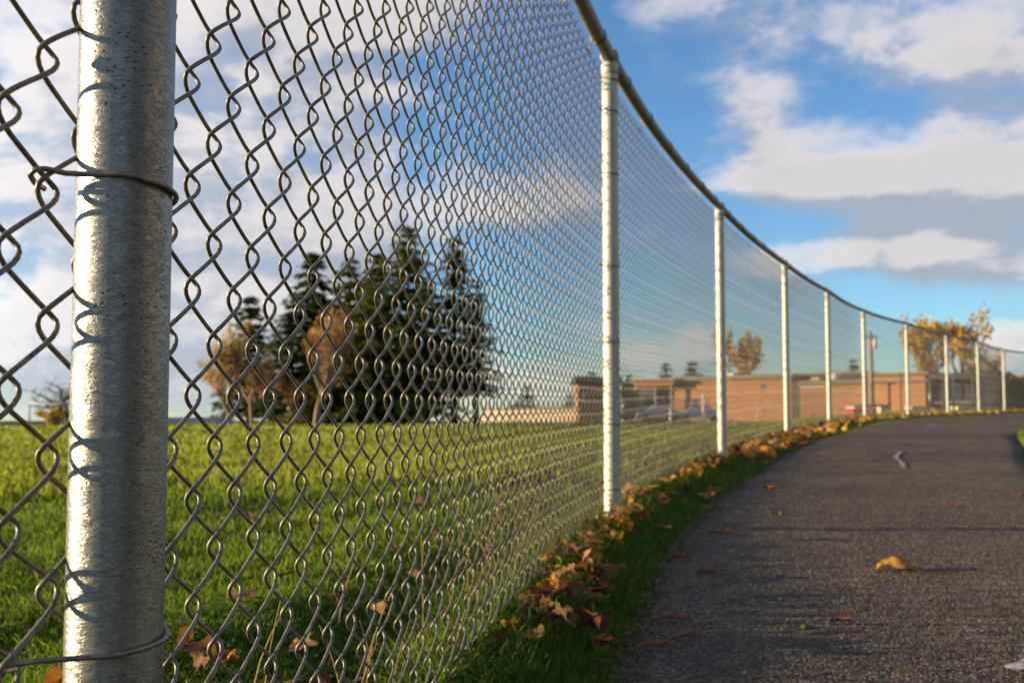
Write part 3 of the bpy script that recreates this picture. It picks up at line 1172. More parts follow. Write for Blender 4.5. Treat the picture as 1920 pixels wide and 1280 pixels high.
# arched leaf lying alone on the asphalt
def arched_leaf():
    na, nb = 19, 11
    V, F = [], []
    for i in range(na):
        t = i / (na - 1)
        lobes = .62 + .38 * abs(math.sin(2.6 * math.pi * t + .5)) ** .7
        w = .036 * math.sin(math.pi * min(1, t * .95 + .05)) ** .7 * lobes
        for j in range(nb):
            q = j / (nb - 1) * 2 - 1
            X = -.050 + .098 * t + .006 * q * math.sin(6 * t)
            Z = .030 * math.sin(math.pi * min(1.0, .12 + t * .9)) ** 1.2
            Z *= 1 - .55 * abs(q) ** 1.6 * (1 if q < 0 else .45)
            Z += .0035 * math.sin(6 * q + 9 * t) + .0025 * math.sin(13 * t - 5 * q) - .006 * math.exp(-(q / .16) ** 2) * math.sin(math.pi * t)
            if t > .6 and q < 0:
                Z -= .016 * (t - .6) / .4 * -q
            V.append((X, q * w, max(Z, .0008 + .001 * (i % 2))))
    for i in range(na - 1):
        for j in range(nb - 1):
            a = i * nb + j
            F.append((a, a + 1, a + nb + 1, a + nb))
    m_ = MB()
    m_.add(V, F)
    t = np.linspace(0, 1, 6)
    m_.tube(np.stack([-.047 - .018 * t, 0 * t, .004 * (1 - t) + .001], -1), .0011, 4)
    return m_.mesh('fallen_leaf', M['leaf_amber'], True)


x, y = gp(1686, 1068)
o = link('fallen_leaf', arched_leaf())
o.location = (x, y, path_z(x, y))
o.rotation_euler = (0, 0, R(-8))
tag(o, 'golden brown leaf arched up alone on the near asphalt', 'leaf')
lone(1441, 924, .065, 'brown', (.2, .1, .7), 'curled brown leaf with dark shadow on asphalt, opposite the second slim post', 0)
lone(1467, 966, .040, 'tan', (.2, .3, 2.0), 'small rounded pinkish tan leaf lying on dark asphalt', 1)
lone(1510, 901, .060, 'tan', (.1, .0, 1.2), 'flat tan leaf with upturned tip on the asphalt', 5)
lone(1662, 843, .075, 'dark', (.3, .1, .3), 'dark curled leaf on asphalt beside the white angled mark', 2)
lone(1859, 818, .095, 'tan', (.1, .1, .9), 'pale leaf far up the path near the right verge', 3)
lone(1326, 936, .100, 'tan', (.1, .15, 2.4), 'big flat tan leaf on the edge of verge and asphalt', 5, .01)
lone(1290, 1100, .032, 'yellow', (.0, .1, 1.3), 'tiny pale yellow leaf sliver on dark asphalt', 5)
lone(1915, 935, .060, 'brown', (.3, .1, .3), 'brown leaf at the right edge of the asphalt view', 2)
lone(1500, 1060, .022, 'orange', (.2, .1, .3), 'orange leaf scrap on the asphalt between shadow and sun', 4)
lone(1790, 950, .030, 'tan', (.0, .1, .3), 'small tan leaf scrap on the sunny middle of path', 5)
# big leaves propped at the fence foot below the first slim post
big = [(1.76, .075, .115, 'brown', 'dark brown leaf standing on edge against the wire mesh foot', 0, (.9, .3, .4)),
       (1.88, .050, .105, 'tan', 'pale ribbed leaf leaning on the mesh under a yellow leaf', 1, (1.0, -.2, 1.9)),
       (1.93, .055, .100, 'yellow', 'yellow leaf tip sticking up from the drift before the post', 2, (1.1, .2, .3)),
       (1.66, .110, .120, 'tan', 'long tan leaf lying flat across the verge grass', 5, (.15, .2, 2.2)),
       (1.58, .105, .115, 'tan', 'second long tan leaf with bent down tip in verge grass', 3, (.25, .35, 2.6)),
       (1.70, .090, .110, 'dark', 'maroon brown leaf tented over the drift near the mesh', 4, (.5, .4, 1.0)),
       (2.56, .060, .110, 'yellow', 'yellow leaf wrapped round the foot of the second post', 0, (.7, .3, .2)),
       (2.62, -.02, .095, 'tan', 'tan leaf standing upright just left of the second post foot', 1, (1.3, .1, 1.1)),
       (2.80, .085, .100, 'orange', 'bright rusty leaf clump behind the second post foot', 2, (.7, .4, 2.5)),
       (2.74, .150, .100, 'tan', 'pale grey tan leaf flat on verge right of second post', 5, (.1, .2, .4)),
       (1.34, .050, .115, 'dark', 'maroon leaf at the very bottom of the picture by the mesh', 1, (.4, .4, .3)),
       (1.40, .000, .100, 'tan', 'twisted upright tan leaf by the mesh at picture bottom', 3, (1.2, .6, .8)),
       (1.47, .055, .110, 'brown', 'dark curled brown leaf against mesh above the maroon leaf', 0, (.6, .5, 2.0)),
       (1.55, .050, .095, 'orange', 'orange brown cupped leaf leaning at the bottom wire', 4, (.8, .4, 1.2)),
       (1.33, .120, .100, 'dark', 'purple brown leaf lowest in the verge grass', 2, (.3, .3, 1.0))]
for (ds, off, size, c_, lab, var, rot) in big:
    s = POST_S[1] + ds
    fx, fy, ftx, fty = [float(v) for v in at(s)]
    x, y = fx + fty * off, fy - ftx * off
    put_leaf(x, y, float(zp(y) - drop(y) * sstep(off, .01, .16)) + .024, size * .82, c_, Euler(rot), lab, None, var)

MIXC = ['tan'] * 32 + ['yellow'] * 13 + ['orange'] * 18 + ['brown'] * 26 + ['dark'] * 12
# the drift along the fence foot
for k in range(206):
    s = POST_S[1] + 1.15 + 7.4 * (k + rng.random()) / 206 * (.66 + .34 * (k / 206))
    off = .022 + .034 * rng.normal() + (.05 * rng.random() if rng.random() < .2 else 0)
    off = min(max(off, -.06), .15)
    fx, fy, ftx, fty = [float(v) for v in at(s)]
    x, y = fx + fty * off, fy - ftx * off
    c_ = MIXC[int(rng.integers(len(MIXC)))]
    if k < 40 and c_ in ('yellow',) and rng.random() < .6:
        c_ = 'brown'
    var = int(rng.integers(6))
    foot = [j for j in (2, 3, 4) if abs(s - POST_S[j]) < .22]
    place = (' in the drift at the foot of the %s post' % {2: 'second', 3: 'third', 4: 'fourth'}[foot[0]]) if foot else (
        ' in the drift ' + ('before the second post' if s < POST_S[2] else 'between second and third post' if s < POST_S[3] else 'beyond the third post')
        + (', mesh side' if off < .026 else ', path side'))
    lab = ('flat ' if var == 5 else 'curled ') + WORD[c_] + ' leaf' + place
    put_leaf(x, y, float(zp(y) - drop(y) * sstep(off, .01, .16)) + .010 + .036 * rng.random() * (.3 if foot else 1), (.048 + .036 * rng.random()) * (.85 if s < POST_S[1] + 1.9 else 1), c_, rrot(.5),
             lab, lab.replace(' leaf ', ' leaves '), var)
# on the lawn behind the mesh
for k in range(46):
    x, y = field_points(1, 1.25, 9.0, 1.0)
    x, y = float(x[0]), float(y[0])
    if k % 3 == 0:
        y = 1.15 + .9 * rng.random()
        x = float(np.interp(y, LINE[:, 1], LINE[:, 0])) - .06 - .25 * rng.random()
    if fence_dist(np.array([x]), np.array([y]))[0] < .06:
        x -= .25
    c_ = ['brown', 'tan', 'orange', 'brown', 'dark', 'tan', 'orange'][int(rng.integers(7))]
    put_leaf(x, y, h1(x, y) + .026, .05 + .045 * rng.random(), c_, rrot(.45), WORD[c_] + (' leaf in the near lawn close behind the mesh foot' if y < 2.1 else ' leaf out on the lawn well behind the mesh'), WORD[c_] + (' leaves on the near lawn' if y < 2.1 else ' leaves on the lawn'))
# on the verge
for k in range(20):
    s = POST_S[1] + .8 + 9 * rng.random() ** 1.4
    fx, fy, ftx, fty = [float(v) for v in at(s)]
    off = float(edge_off(s)) * (.55 + .55 * rng.random())
    x, y = fx + fty * off, fy - ftx * off
    c_ = ['brown', 'tan', 'tan', 'orange', 'dark'][int(rng.integers(5))]
    put_leaf(x, y, float(zp(y) - drop(y) * sstep(off, .01, .16)) + .016, .03 + .05 * rng.random(), c_, rrot(.3), WORD[c_] + ' leaf at the verge edge beside the asphalt', WORD[c_] + ' leaves at the verge edge')
# the far drift: too many and too small to pick apart
n = 1300
s = POST_S[3] + .2 + (ARC[-1] - POST_S[3] - .4) * rng.random(n)
fx, fy, ftx, fty = at(s)
off = .04 + .075 * rng.normal(size=n) + .10 * (rng.random(n) < .15)
x, y = fx + fty * off, fy - ftx * off
z = zp(y) + .004 + .022 * rng.random(n)
for cn in ('tan', 'brown', 'orange', 'yellow'):
    V_, F_, nn_ = [], [], 0
    for k in range(n):
        if k % 4 != ('tan', 'brown', 'orange', 'yellow').index(cn):
            continue
        e = rrot(.7).to_matrix()
        sz = .030 + .025 * rng.random()
        B = np.array([(-.5, -.7, 0), (.5, -.7, .1), (.9, .1, .25), (0, 1, .1), (-.9, .1, .25), (0, 0, -.1)]) * sz
        B = B @ np.array(e).T + np.array([x[k], y[k], z[k]])
        V_.append(B)
        F_.append(np.array([(0, 1, 5), (1, 2, 5), (2, 3, 5), (3, 4, 5), (4, 0, 5)]) + nn_)
        nn_ += 6
    tag(link('fallen_leaves', big_mesh('fallen_leaves', np.concatenate(V_), np.concatenate(F_), M['leaf_' + cn])), kind='stuff')


# brown needle litter along the asphalt edge
n = 1500
s = POST_S[1] + .5 + 9 * rng.random(n) ** 1.8
fx, fy, ftx, fty = at(s)
off = edge_off(s) * (1.0 + .30 * rng.normal(size=n) * rng.random(n)) + .012
x, y = fx + fty * off, fy - ftx * off
z = zp(y) - drop(y) + .0165
a = rng.random(n) * 6.28
L, w_ = .004 + .011 * rng.random(n) ** 2, .0007 + .0006 * rng.random(n)
c_, s_ = np.cos(a), np.sin(a)
V = np.zeros((n, 4, 3))
for k, (u, v) in enumerate(((-1, -1), (1, -1), (1, 1), (-1, 1))):
    V[:, k] = np.stack([x + u * L * c_ - v * w_ * s_, y + u * L * s_ + v * w_ * c_, z + .002 * u * rng.random(n) + .0005 * v], -1)
me = big_mesh('needle_litter', V, np.arange(n)[:, None] * 4 + np.array([[0, 1, 2, 3]]), M['litter'])
tag(link('needle_litter', me), kind='stuff')

# cedar fronds, twigs, moss, dandelions
def frond(L, seed):
    r_ = np.random.default_rng(seed)
    m_ = MB()
    t = np.linspace(0, 1, 8)
    c = np.stack([L * (t - .5), .12 * L * np.sin(2.2 * t) * r_.uniform(-1, 1), .002 + .004 * np.sin(3 * t)], -1)
    m_.tube(c, .0011, 4)
    for k in range(1, 15):
        q = k / 15
        p = np.array([np.interp(q, t, c[:, a]) for a in range(3)])
        for sg in (-1, 1):
            ln = L * .19 * math.sin(math.pi * (q * .8 + .15)) * r_.uniform(.7, 1.1)
            e = p + np.array([ln * .75, sg * ln, .002 + .006 * r_.random()])
            m_.add([p + (-.0016, 0, 0), p + (.0018, 0, 0), e + (.0008, 0, 0), e + (-.0008, 0, .0015)], [(0, 1, 2, 3)])
    return m_.mesh('cedar_frond', M['frond'], False)


for k, (px, py, L, rz_, lab) in enumerate([
        (1283, 1200, .075, .45, 'red brown cedar frond with comb-like needles on near asphalt edge'),
        (1230, 1217, .070, .1, 'thin red brown frond on the lower asphalt edge near the verge'),
        (1578, 1170, .045, -.35, 'short orange red frond alone on the grey asphalt'),
        (1350, 1000, .085, .1, 'reddish frond beside the forked twig on asphalt'),
        (1255, 1165, .08, .15, 'reddish frond at the verge edge above the comb-like one'),
        (1785, 951, .10, .0, 'long faint reddish frond across the sunny path'),
        (1275, 1048, .06, -.3, 'pinkish brown frond tangled at the verge edge'),
        (1325, 1078, .05, .0, 'small dull frond on asphalt next to a dark leaf sliver')]):
    x, y = gp(px, py)
    o = link('cedar_frond', frond(L, 300 + k))
    o.location = (x, y, path_z(x, y) + .001)
    o.rotation_euler = (0, 0, rz_)
    tag(o, lab, 'frond')
x, y = gp(1375, 990)
mb = MB()
t = np.linspace(0, 1, 9)
mb.tube(np.stack([-.06 + .11 * t, .03 * np.sin(4 * t) - .02 * t, .004 + .006 * np.sin(3 * t)], -1), .0016, 5)
mb.tube(np.stack([-.05 + .03 * t, .02 + .05 * t, .005 + .004 * t], -1), .0012, 5)
o = mb.build('twig', M['twig'], None, True, (x, y, path_z(x, y)))
tag(o, 'thin forked grey twig lying on dark asphalt near the verge', 'twig')
x, y = gp(1360, 1083)
mb = MB()
mb.tube(np.stack([-.025 + .05 * t, .006 * np.sin(5 * t), .004 + .006 * np.sin(3 * t)], -1), .0025 * np.sin(np.pi * (t * .9 + .05)) + .0005, 5)
o = mb.build('twig', M['twig'], None, True, (x, y, path_z(x, y)))
tag(o, 'short thick dark twig on asphalt beside a dull frond', 'twig')
x, y = gp(1513, 1176)
mb = MB()
V, F = [], []
for i in range(5):
    for j in range(12):
        a = j * 2 * math.pi / 12
        r_ = .012 * math.cos(i / 4 * 1.5) * (1 + .25 * math.sin(3 * a + 1))
        V.append((r_ * math.cos(a), r_ * .7 * math.sin(a), .007 * math.sin(i / 4 * 1.5)))
for i in range(4):
    for j in range(12):
        a, b_ = i * 12 + j, i * 12 + (j + 1) % 12
        F.append((a, b_, b_ + 12, a + 12))
mb.add(V, F)
o = mb.build('moss_clump', M['moss'], None, True, (x, y, path_z(x, y) - .001))
tag(o, 'small green moss tuft growing on the asphalt', 'moss')
for k, (dx, dy) in enumerate([(.10, 2.25), (.055, 2.35), (-.20, 1.55), (.02, 3.2), (-.45, 2.6), (.10, 3.0)]):
    z = h1(dx, dy)
    o = empty('dandelion', (dx, dy, z))
    tag(o, 'yellow dandelion flower in the lawn grass behind the mesh', 'flower', 'dandelions in the lawn')
    mb = MB()
    mb.tube([(0, 0, -.005), (.004, 0, .025), (.006, .002, .05)], .0015, 5)
    mb.build('stem', M['grass'], o, True)
    mb = MB()
    for j in range(16):
        a = j * 2 * math.pi / 16
        c_, s_ = math.cos(a), math.sin(a)
        mb.add([(.006 - s_ * .0015, .002 + c_ * .0015, .05), (.006 + s_ * .0015, .002 - c_ * .0015, .05), (.006 + c_ * .013, .002 + s_ * .013, .055 - .003 * (j % 2))], [(0, 1, 2)])
        mb.add([(.006 - s_ * .001, .002 + c_ * .001, .051), (.006 + s_ * .001, .002 - c_ * .001, .051), (.006 + c_ * .007, .002 + s_ * .007, .058)], [(0, 1, 2)])
    mb.build('petals', M['yellowflower'], o)


# ------------------------------------------------------------------ trees
def conifer(name, px, py_top, Y, zb, half_w, seed, label, group=None, dens_=1.0, bare=0.08, lean=0.0, mat='fir'):
    r_ = np.random.default_rng(seed)
    X = (px - 960) / F_PX * Y
    top = CAM_Z + (HOR - py_top) / F_PX * Y
    h = top - zb
    root = empty(name, (X, Y, zb))
    tag(root, label, 'tree', group)
    mb = MB()
    t = np.linspace(0, 1, 9)
    mb.tube(np.stack([lean * t * t * h, 0 * t, h * .98 * t - .3 * (t == 0)], -1), (.021 * h) * (1 - .93 * t) + .012, 8)
    mb.build('trunk', M['bark'], root, True)
    V, T = [], []
    nwh = int(h * 2.6)
    for w in range(nwh):
        q = bare + (1 - bare) * (w + r_.random() * .6) / nwh
        zz = h * q
        L0 = half_w * 1.38 * (1 - q) ** .72 * (1.0 if q > .2 else .75 + q) + .10
        nb = int(r_.integers(7, 11))
        a0 = r_.random() * 6.28
        for b in range(nb):
            if r_.random() < .12:
                continue
            a = a0 + b * 6.283 / nb + r_.normal() * .25
            L = L0 * r_.uniform(.55, 1.18)
            droop = r_.uniform(.10, .38)
            up = .35 * (1 - q) if q < .9 else .8
            ns = max(2, int(L / .17 * dens_))
            for k in range(ns):
                f = (k + .6) / ns
                if f < .12:
                    continue
                bx = lean * q * q * h + math.cos(a) * L * f
                by = math.sin(a) * L * f
                bz = zz + L * (up * .25 * f - droop * f * f * 1.4 + (.16 * f ** 3))
                m = int(2 + 2 * dens_)
                for e in range(m):
                    sa = a + r_.normal() * .9
                    ln = (.26 + .32 * r_.random()) * (1.15 - .45 * f) * (.78 + .025 * h)
                    wd_ = ln * r_.uniform(.22, .42)
                    ex, ey, ez = math.cos(sa) * ln, math.sin(sa) * ln, -ln * r_.uniform(.05, .7)
                    nxv, nyv = -math.sin(sa) * wd_, math.cos(sa) * wd_
                    ox, oy, oz = r_.normal(size=3) * .06
                    V.append([(bx + ox, by + oy, bz + oz), (bx + ox + ex * .5 + nxv, by + oy + ey * .5 + nyv, bz + oz + ez * .4),
                              (bx + ox + ex, by + oy + ey, bz + oz + ez), (bx + ox + ex * .5 - nxv, by + oy + ey * .5 - nyv, bz + oz + ez * .45)])
                    T.append(min(1, max(0, r_.random() * .65 + .35 * f)))
    V = np.array(V)
    b = np.arange(len(V))[:, None] * 4
    me = big_mesh('crown', V, b + np.array([[0, 1, 2, 3]]), M[mat], tint=np.repeat(T, 4))
    link('crown', me, root)
    return root


def broadleaf(name, px, py_top, Y, zb, half_w, seed, label, mat, nleaf=3500, group=None, lsize=.22, trunk_q=.25, levels=4, bark='greybark', upright=.6, clump=None):
    r_ = np.random.default_rng(seed)
    X = (px - 960) / F_PX * Y
    h = CAM_Z + (HOR - py_top) / F_PX * Y - zb
    root = empty(name, (X, Y, zb))
    tag(root, label, 'tree', group)
    mb = MB()
    tips = []

    def grow(p, dvec, L, rad_, lev):
        dvec = dvec / np.linalg.norm(dvec)
        pts = [p]
        for k in range(4):
            dvec = dvec + r_.normal(size=3) * .10 + np.array([0, 0, .05])
            dvec /= np.linalg.norm(dvec)
            pts.append(pts[-1] + dvec * L / 4)
        pts = np.array(pts)
        mb.tube(pts, np.linspace(rad_, rad_ * .55, 5), 6 if lev < 2 else 4, cap=False)
        if lev >= levels:
            tips.extend([pts[-1], pts[3], pts[2]])
            return
        if lev >= 2:
            tips.extend([pts[-1], pts[3]])
        nchild = int(r_.integers(3, 5)) + (2 if lev == 0 else 0)
        for c in range(nchild):
            q = r_.uniform(.35, 1.0) if c else 1.0
            bp = np.array([np.interp(q * 4, np.arange(5), pts[:, a]) for a in range(3)])
            a = r_.random() * 6.283
            side = np.array([math.cos(a), math.sin(a), 0.0])
            nd = dvec * upright + side * r_.uniform(.45, .95) * (half_w / h * 2.2) + np.array([0, 0, .25])
            grow(bp, nd, L * r_.uniform(.55, .80), rad_ * r_.uniform(.42, .58), lev + 1)
    grow(np.array([0, 0, -.2]), np.array([0, 0, 1.0]), h * trunk_q + .2, h * .020 + .03, 0)
    tp = np.array(tips)
    # bring the crown to its height and breadth
    zmax, wmax = tp[:, 2].max(), np.percentile(np.hypot(tp[:, 0], tp[:, 1]), 96)
    fz, fw = h * .97 / zmax, half_w / max(wmax, .1)
    mb.v = [(vx * (1 + (fw - 1) * min(1, max(0, vz / (.25 * h)))), vy * (1 + (fw - 1) * min(1, max(0, vz / (.25 * h)))), vz * fz) for vx, vy, vz in mb.v]
    tp = tp * np.array([fw, fw, fz])
    mb.build('trunk', M[bark], root, True)
    if nleaf:
        idx = r_.integers(len(tp), size=nleaf)
        if clump is not None:
            wgt = .2 + (np.sin(tp[:, 0] * clump + 1) * np.sin(tp[:, 2] * clump * .8 + 2) * np.sin(tp[:, 1] * clump) > -.15)
            idx = r_.choice(len(tp), size=nleaf, p=wgt / wgt.sum())
        c = tp[idx] + r_.normal(size=(nleaf, 3)) * np.array([half_w, half_w, h * .5]) * .055
        A = r_.normal(size=(nleaf, 3))
        A /= np.linalg.norm(A, axis=1)[:, None]
        B = np.cross(A, r_.normal(size=(nleaf, 3)))
        B /= np.linalg.norm(B, axis=1)[:, None]
        sz = lsize * (.5 + r_.random(nleaf))[:, None]
        V = np.stack([c - A * sz, c + B * sz * .6, c + A * sz, c - B * sz * .6], 1)
        b = np.arange(nleaf)[:, None] * 4
        me = big_mesh('crown', V, b + np.array([[0, 1, 2, 3]]), mat, tint=np.repeat(r_.random(nleaf), 4))
        link('crown', me, root)
    return root


ZT = .165
FIRG = 'tall firs in the dark grove beyond the field'
conifer('fir_tree', 548, 560, 66.6, ZT, 2.34, 10, 'lower fir at the far left edge of the dark grove', FIRG, 1.1, .03)
conifer('fir_tree', 585, 468, 68.1, ZT, 2.89, 11, 'tall shaggy fir at the left end of the dark grove', FIRG)
conifer('fir_tree', 655, 482, 70.3, ZT, 3.25, 12, 'broad olive lit fir in the left half of the grove', FIRG, 1.1, mat='olive')
conifer('fir_tree', 706, 470, 72.5, ZT, 2.71, 13, 'slim fir just left of the tallest fir of the grove', FIRG, mat='olive')
conifer('fir_tree', 764, 420, 69.6, ZT, 3.34, 14, 'tallest fir rising from the middle of the grove', FIRG, 1.1, mat='olive')
conifer('fir_tree', 690, 540, 65.1, ZT, 3.07, 15, 'low olive fir in front of the middle of the grove', FIRG, 1.1, .02, mat='olive')
conifer('fir_tree', 800, 520, 66.6, ZT, 2.34, 16, 'thin gappy fir right of the tallest fir', FIRG, .8)
conifer('fir_tree', 852, 440, 71.0, ZT, 2.34, 17, 'high thin fir with open crown near grove right end', FIRG, .75, .22)
conifer('fir_tree', 893, 520, 68.8, ZT, 1.72, 18, 'small sparse fir at the right end of the grove', FIRG, .7, .20)
conifer('fir_tree', 620, 600, 63.6, ZT, 2.53, 19, 'short olive fir at the front left of the grove', FIRG, 1.1, .02, mat='olive')
conifer('fir_tree', 748, 610, 64.4, ZT, 2.71, 20, 'short olive fir at the front right of the grove', FIRG, 1.1, .02, mat='olive')
conifer('fir_tree', 466, 548, 77.0, ZT - .06, 2.62, 21, 'lone fir standing behind the bare golden tree')
broadleaf('autumn_tree', 432, 595, 62.2, ZT - .05, 2.00, 31, 'thinly leaved golden tree in front of the lone fir', M['gold'], 3600, None, 0.063, .16, 5, 'greybark')
broadleaf('autumn_tree', 475, 650, 63.6, ZT - .05, 1.78, 36, 'brownish half bare tree right beside the golden one', M['rust'], 900, None, 0.081, .22, 5, 'greybark')
broadleaf('autumn_tree', 592, 560, 60.7, ZT, 1.92, 32, 'russet autumn tree in front of the fir grove', M['rust'], 2600, None, 0.081, .2, 5)
broadleaf('autumn_tree', 548, 700, 62.2, ZT, 1.18, 37, 'low orange brown tree at the grove left foot', M['rust'], 1200, None, 0.104, .2, 4)
broadleaf('bare_tree', 128, 702, 95, -.3, 3.6, 33, 'leafless dark tree behind the goal, half hidden by the near post', M['gold'], 0, None, .1, .18, 5, 'bark')
broadleaf('golden_bush', 98, 762, 92, -.4, 1.5, 34, 'round golden bush seen through the goal frame', M['gold'], 1500, None, .13, .12, 3)
broadleaf('russet_tree', 1180, 716, 70, .25, .85, 35, 'rust coloured young tree right of the second post', M['rust'], 1300, None, .10, .15, 3)
broadleaf('poplar_tree', 1388, 618, 125, .3, 2.7, 41, 'slim golden poplar behind the brick school', M['gold'], 4200, None, .15, .25, 4, clump=1.1)
broadleaf('poplar_tree', 1722, 583, 130, .3, 3.7, 42, 'tall golden poplar with green tinge behind the flat roof', M['gold'], 6500, None, .17, .25, 4, clump=.9)
broadleaf('poplar_tree', 1806, 578, 126, .3, 3.6, 43, 'rounded golden poplar, rightmost above the fence rail', M['gold'], 6500, None, .17, .25, 4, clump=.9)
broadleaf('autumn_tree', 1916, 700, 90, .5, 1.6, 44, 'russet tree at the far right behind the hedge', M['rust'], 1400, None, .16, .2, 3)
SM = 'small firs peeping over the school roof'
conifer('fir_tree', 1249, 678, 128, .3, 1.9, 51, 'pointed small fir above the school entrance roof', SM)
conifer('fir_tree', 1297, 674, 130, .3, 2.4, 52, 'wide dark fir above the brick school wall', SM)
conifer('fir_tree', 1601, 672, 132, .3, 1.5, 53, 'tiny pointed fir above the low roof near the pole', SM)
conifer('fir_tree', 1180, 700, 120, .3, 1.2, 54, 'faint little fir over the entrance left end', SM)
conifer('fir_tree', 1110, 695, 120, .3, 2.0, 55, 'bushy fir behind the low brown house', SM)
conifer('fir_tree', 1070, 735, 120, .3, 1.4, 56, 'low fir left of the brown house', SM)
conifer('fir_tree', 988, 722, 125, .3, 1.3, 57, 'low dark fir above the tan wall', SM)
# unseen trees added right and behind, to colour the near post's reflections
for k, (x, y, pyt) in enumerate([(12, 3.6, 0), (14, 7.5, 0), (11.5, .2, 0), (15.5, 11, 0), (11.5, -2.6, 0)]):
    o = broadleaf('added_maple_tree', 960, 640, 30, 0, 2.6, 61 + k, 'golden maple tree across the path from the fence', M['gold'], 4200, 'maples across the path', .22, .25, 4)
    o.location = (x, y, .1)
    o.scale = (1, 1, 2.6)
for k, (x, y) in enumerate([(7, -4.5), (9, -7), (5, -6.5)]):
    o = conifer('fir_tree', 960, 300, 30, .0, 2.6, 71 + k, 'dark fir behind the viewer by the path', 'firs behind the viewer')
    o.location = (x, y, 0)


# ------------------------------------------------------------------ things beyond the field
def PX(px, Y):
    return (px - 960) / F_PX * Y


def PZ(py, Y):
    return CAM_Z + (HOR - py) / F_PX * Y


ANG = R(38)


class Front:
    """a long front whose right end comes nearer the path; boxes are given by where they start and end along it"""
    def __init__(s, px, Y, zb, name, ang=ANG):
        s.x0, s.y0, s.zb, s.a = PX(px, Y), Y, zb, ang
        s.root = empty(name, (s.x0, Y, zb), -ang)

    def t(s, px, dn=0.0):
        """distance along the front where the sight line at px meets it (dn: metres behind the front)"""
        k = (px - 960) / F_PX
        ca, sa = math.cos(s.a), math.sin(s.a)
        # X = x0 + t ca + dn sa ; Y = y0 - t sa + dn ca ; X = k Y
        return (k * (s.y0 + dn * ca) - s.x0 - dn * sa) / (ca + k * sa)

    def depth(s, px, dn=0.0):
        return s.y0 - s.t(px, dn) * math.sin(s.a) + dn * math.cos(s.a)

    def box(s, name, mat, x0, x1, y0, y1, depth, dy=0.0, parent=None, ref=None):
        Y = s.depth(ref if ref else (x0 + x1) / 2, dy)
        mb = MB()
        mb.box((s.t(x0, dy), dy, PZ(y1, Y) - s.zb), (s.t(x1, dy), dy + depth, PZ(y0, Y) - s.zb))
        return mb.build(name, mat, parent or s.root)


def bx(parent, name, mat, Y, x0, x1, y0, y1, depth, dy=0.0, org=None):
    """a box whose front face lies at depth Y, given by the picture extents of that face"""
    mb = MB()
    o = org
    mb.box((PX(x0, Y) - o[0], Y + dy - o[1], PZ(y1, Y) - o[2]), (PX(x1, Y) - o[0], Y + dy + depth - o[1], PZ(y0, Y) - o[2]))
    return mb.build(name, mat, parent)


# school
fr = Front(1420, 112, .24, 'school_building')
sch = fr.root
tag(sch, 'long low tan brick school with flat roofs and a dark entrance canopy', 'building')
B_ = fr.box
B_('wall', M['brick'], 1262, 1484, 711, 792, 14)
rf = B_('roof', M['fascia'], 1256, 1486, 703.5, 711, 15, -.4)
B_('roof_vent', M['white'], 1364, 1375, 699.5, 703.4, 1.2, 1.5, rf)
for xa in (1283, 1298):
    B_('window', M['glass'], xa, xa + 11, 748, 762, .2, -.06)
B_('dark_band', M['brick2'], 1262, 1330, 748, 789, .1, -.03)
B_('recess_shade_block', M['dark'], 1486, 1502, 716, 791, 3, -1.0)  # dark block: the shade of the gap put into its colour
B_('wall', M['brick'], 1500, 1623, 720.5, 791, 8, -3)
B_('wall_panel', M['brick2'], 1503, 1549, 727.5, 790, .12, -3.15)
B_('panel_trim', M['cream'], 1499, 1551, 723.5, 727, .2, -3.2)
B_('roof', M['fascia'], 1496, 1625, 712, 720, 9, -3.4)
B_('upper_roof', M['darkroof'], 1488, 1622, 702.5, 711, 5, 3)
B_('roof_edge', M['fascia'], 1484, 1624, 697.5, 702.2, 6, 2.6)
mb = MB()
tx_ = fr.t(1566, -1.0)
zt = PZ(705, fr.depth(1566, -1.0)) - fr.zb
mb.tube([(tx_, -1.0, zt - .5), (tx_, -1.0, zt + .1), (tx_, -1.0, zt + .3)], [.42, .46, .2], 14)
mb.build('roof_fan', M['white'], sch, True)
B_('hatch', M['cream'], 1520, 1536, 707.5, 711.8, .8, -2.2)
B_('wall', M['brick'], 1627, 1735, 703, 791, 9, -5)
B_('parapet', M['fascia'], 1623, 1742, 697.5, 702.8, 10, -5.4)
B_('ledge', M['roofgrey'], 1627, 1740, 712.5, 716, .5, -5.35)
B_('side_wall', M['dark'], 1737, 1846, 712, 791, 3, -4.2)  # dark side of the school, its shade put into the colour
B_('side_roof', M['darkroof'], 1740, 1852, 699, 710, 7, -6.4)
for xa in (1765, 1790, 1815):
    B_('window', M['glass'], xa, xa + 14, 722, 748, .2, -4.32)
B_('lower_rail', M['roofgrey'], 1742, 1840, 753, 756, .3, -4.55)
B_('canopy', M['brick2'], 1188, 1262, 714, 724, 5, -1.5)
B_('canopy_edge', M['fascia'], 1184, 1264, 709.5, 713.8, 6, -1.8)
B_('entrance_shade_block', M['dark'], 1190, 1262, 724.5, 790, 3, 1.5)  # dark back of the entrance, canopy shade put into its colour
for xa in (1198, 1215, 1232):
    B_('door', M['glass'], xa, xa + 14, 742, 787, .2, 1.25)
for xa in (1192, 1226, 1256):
    B_('canopy_post', M['roofgrey'], xa, xa + 3.5, 724.2, 791, .3, -1.2)

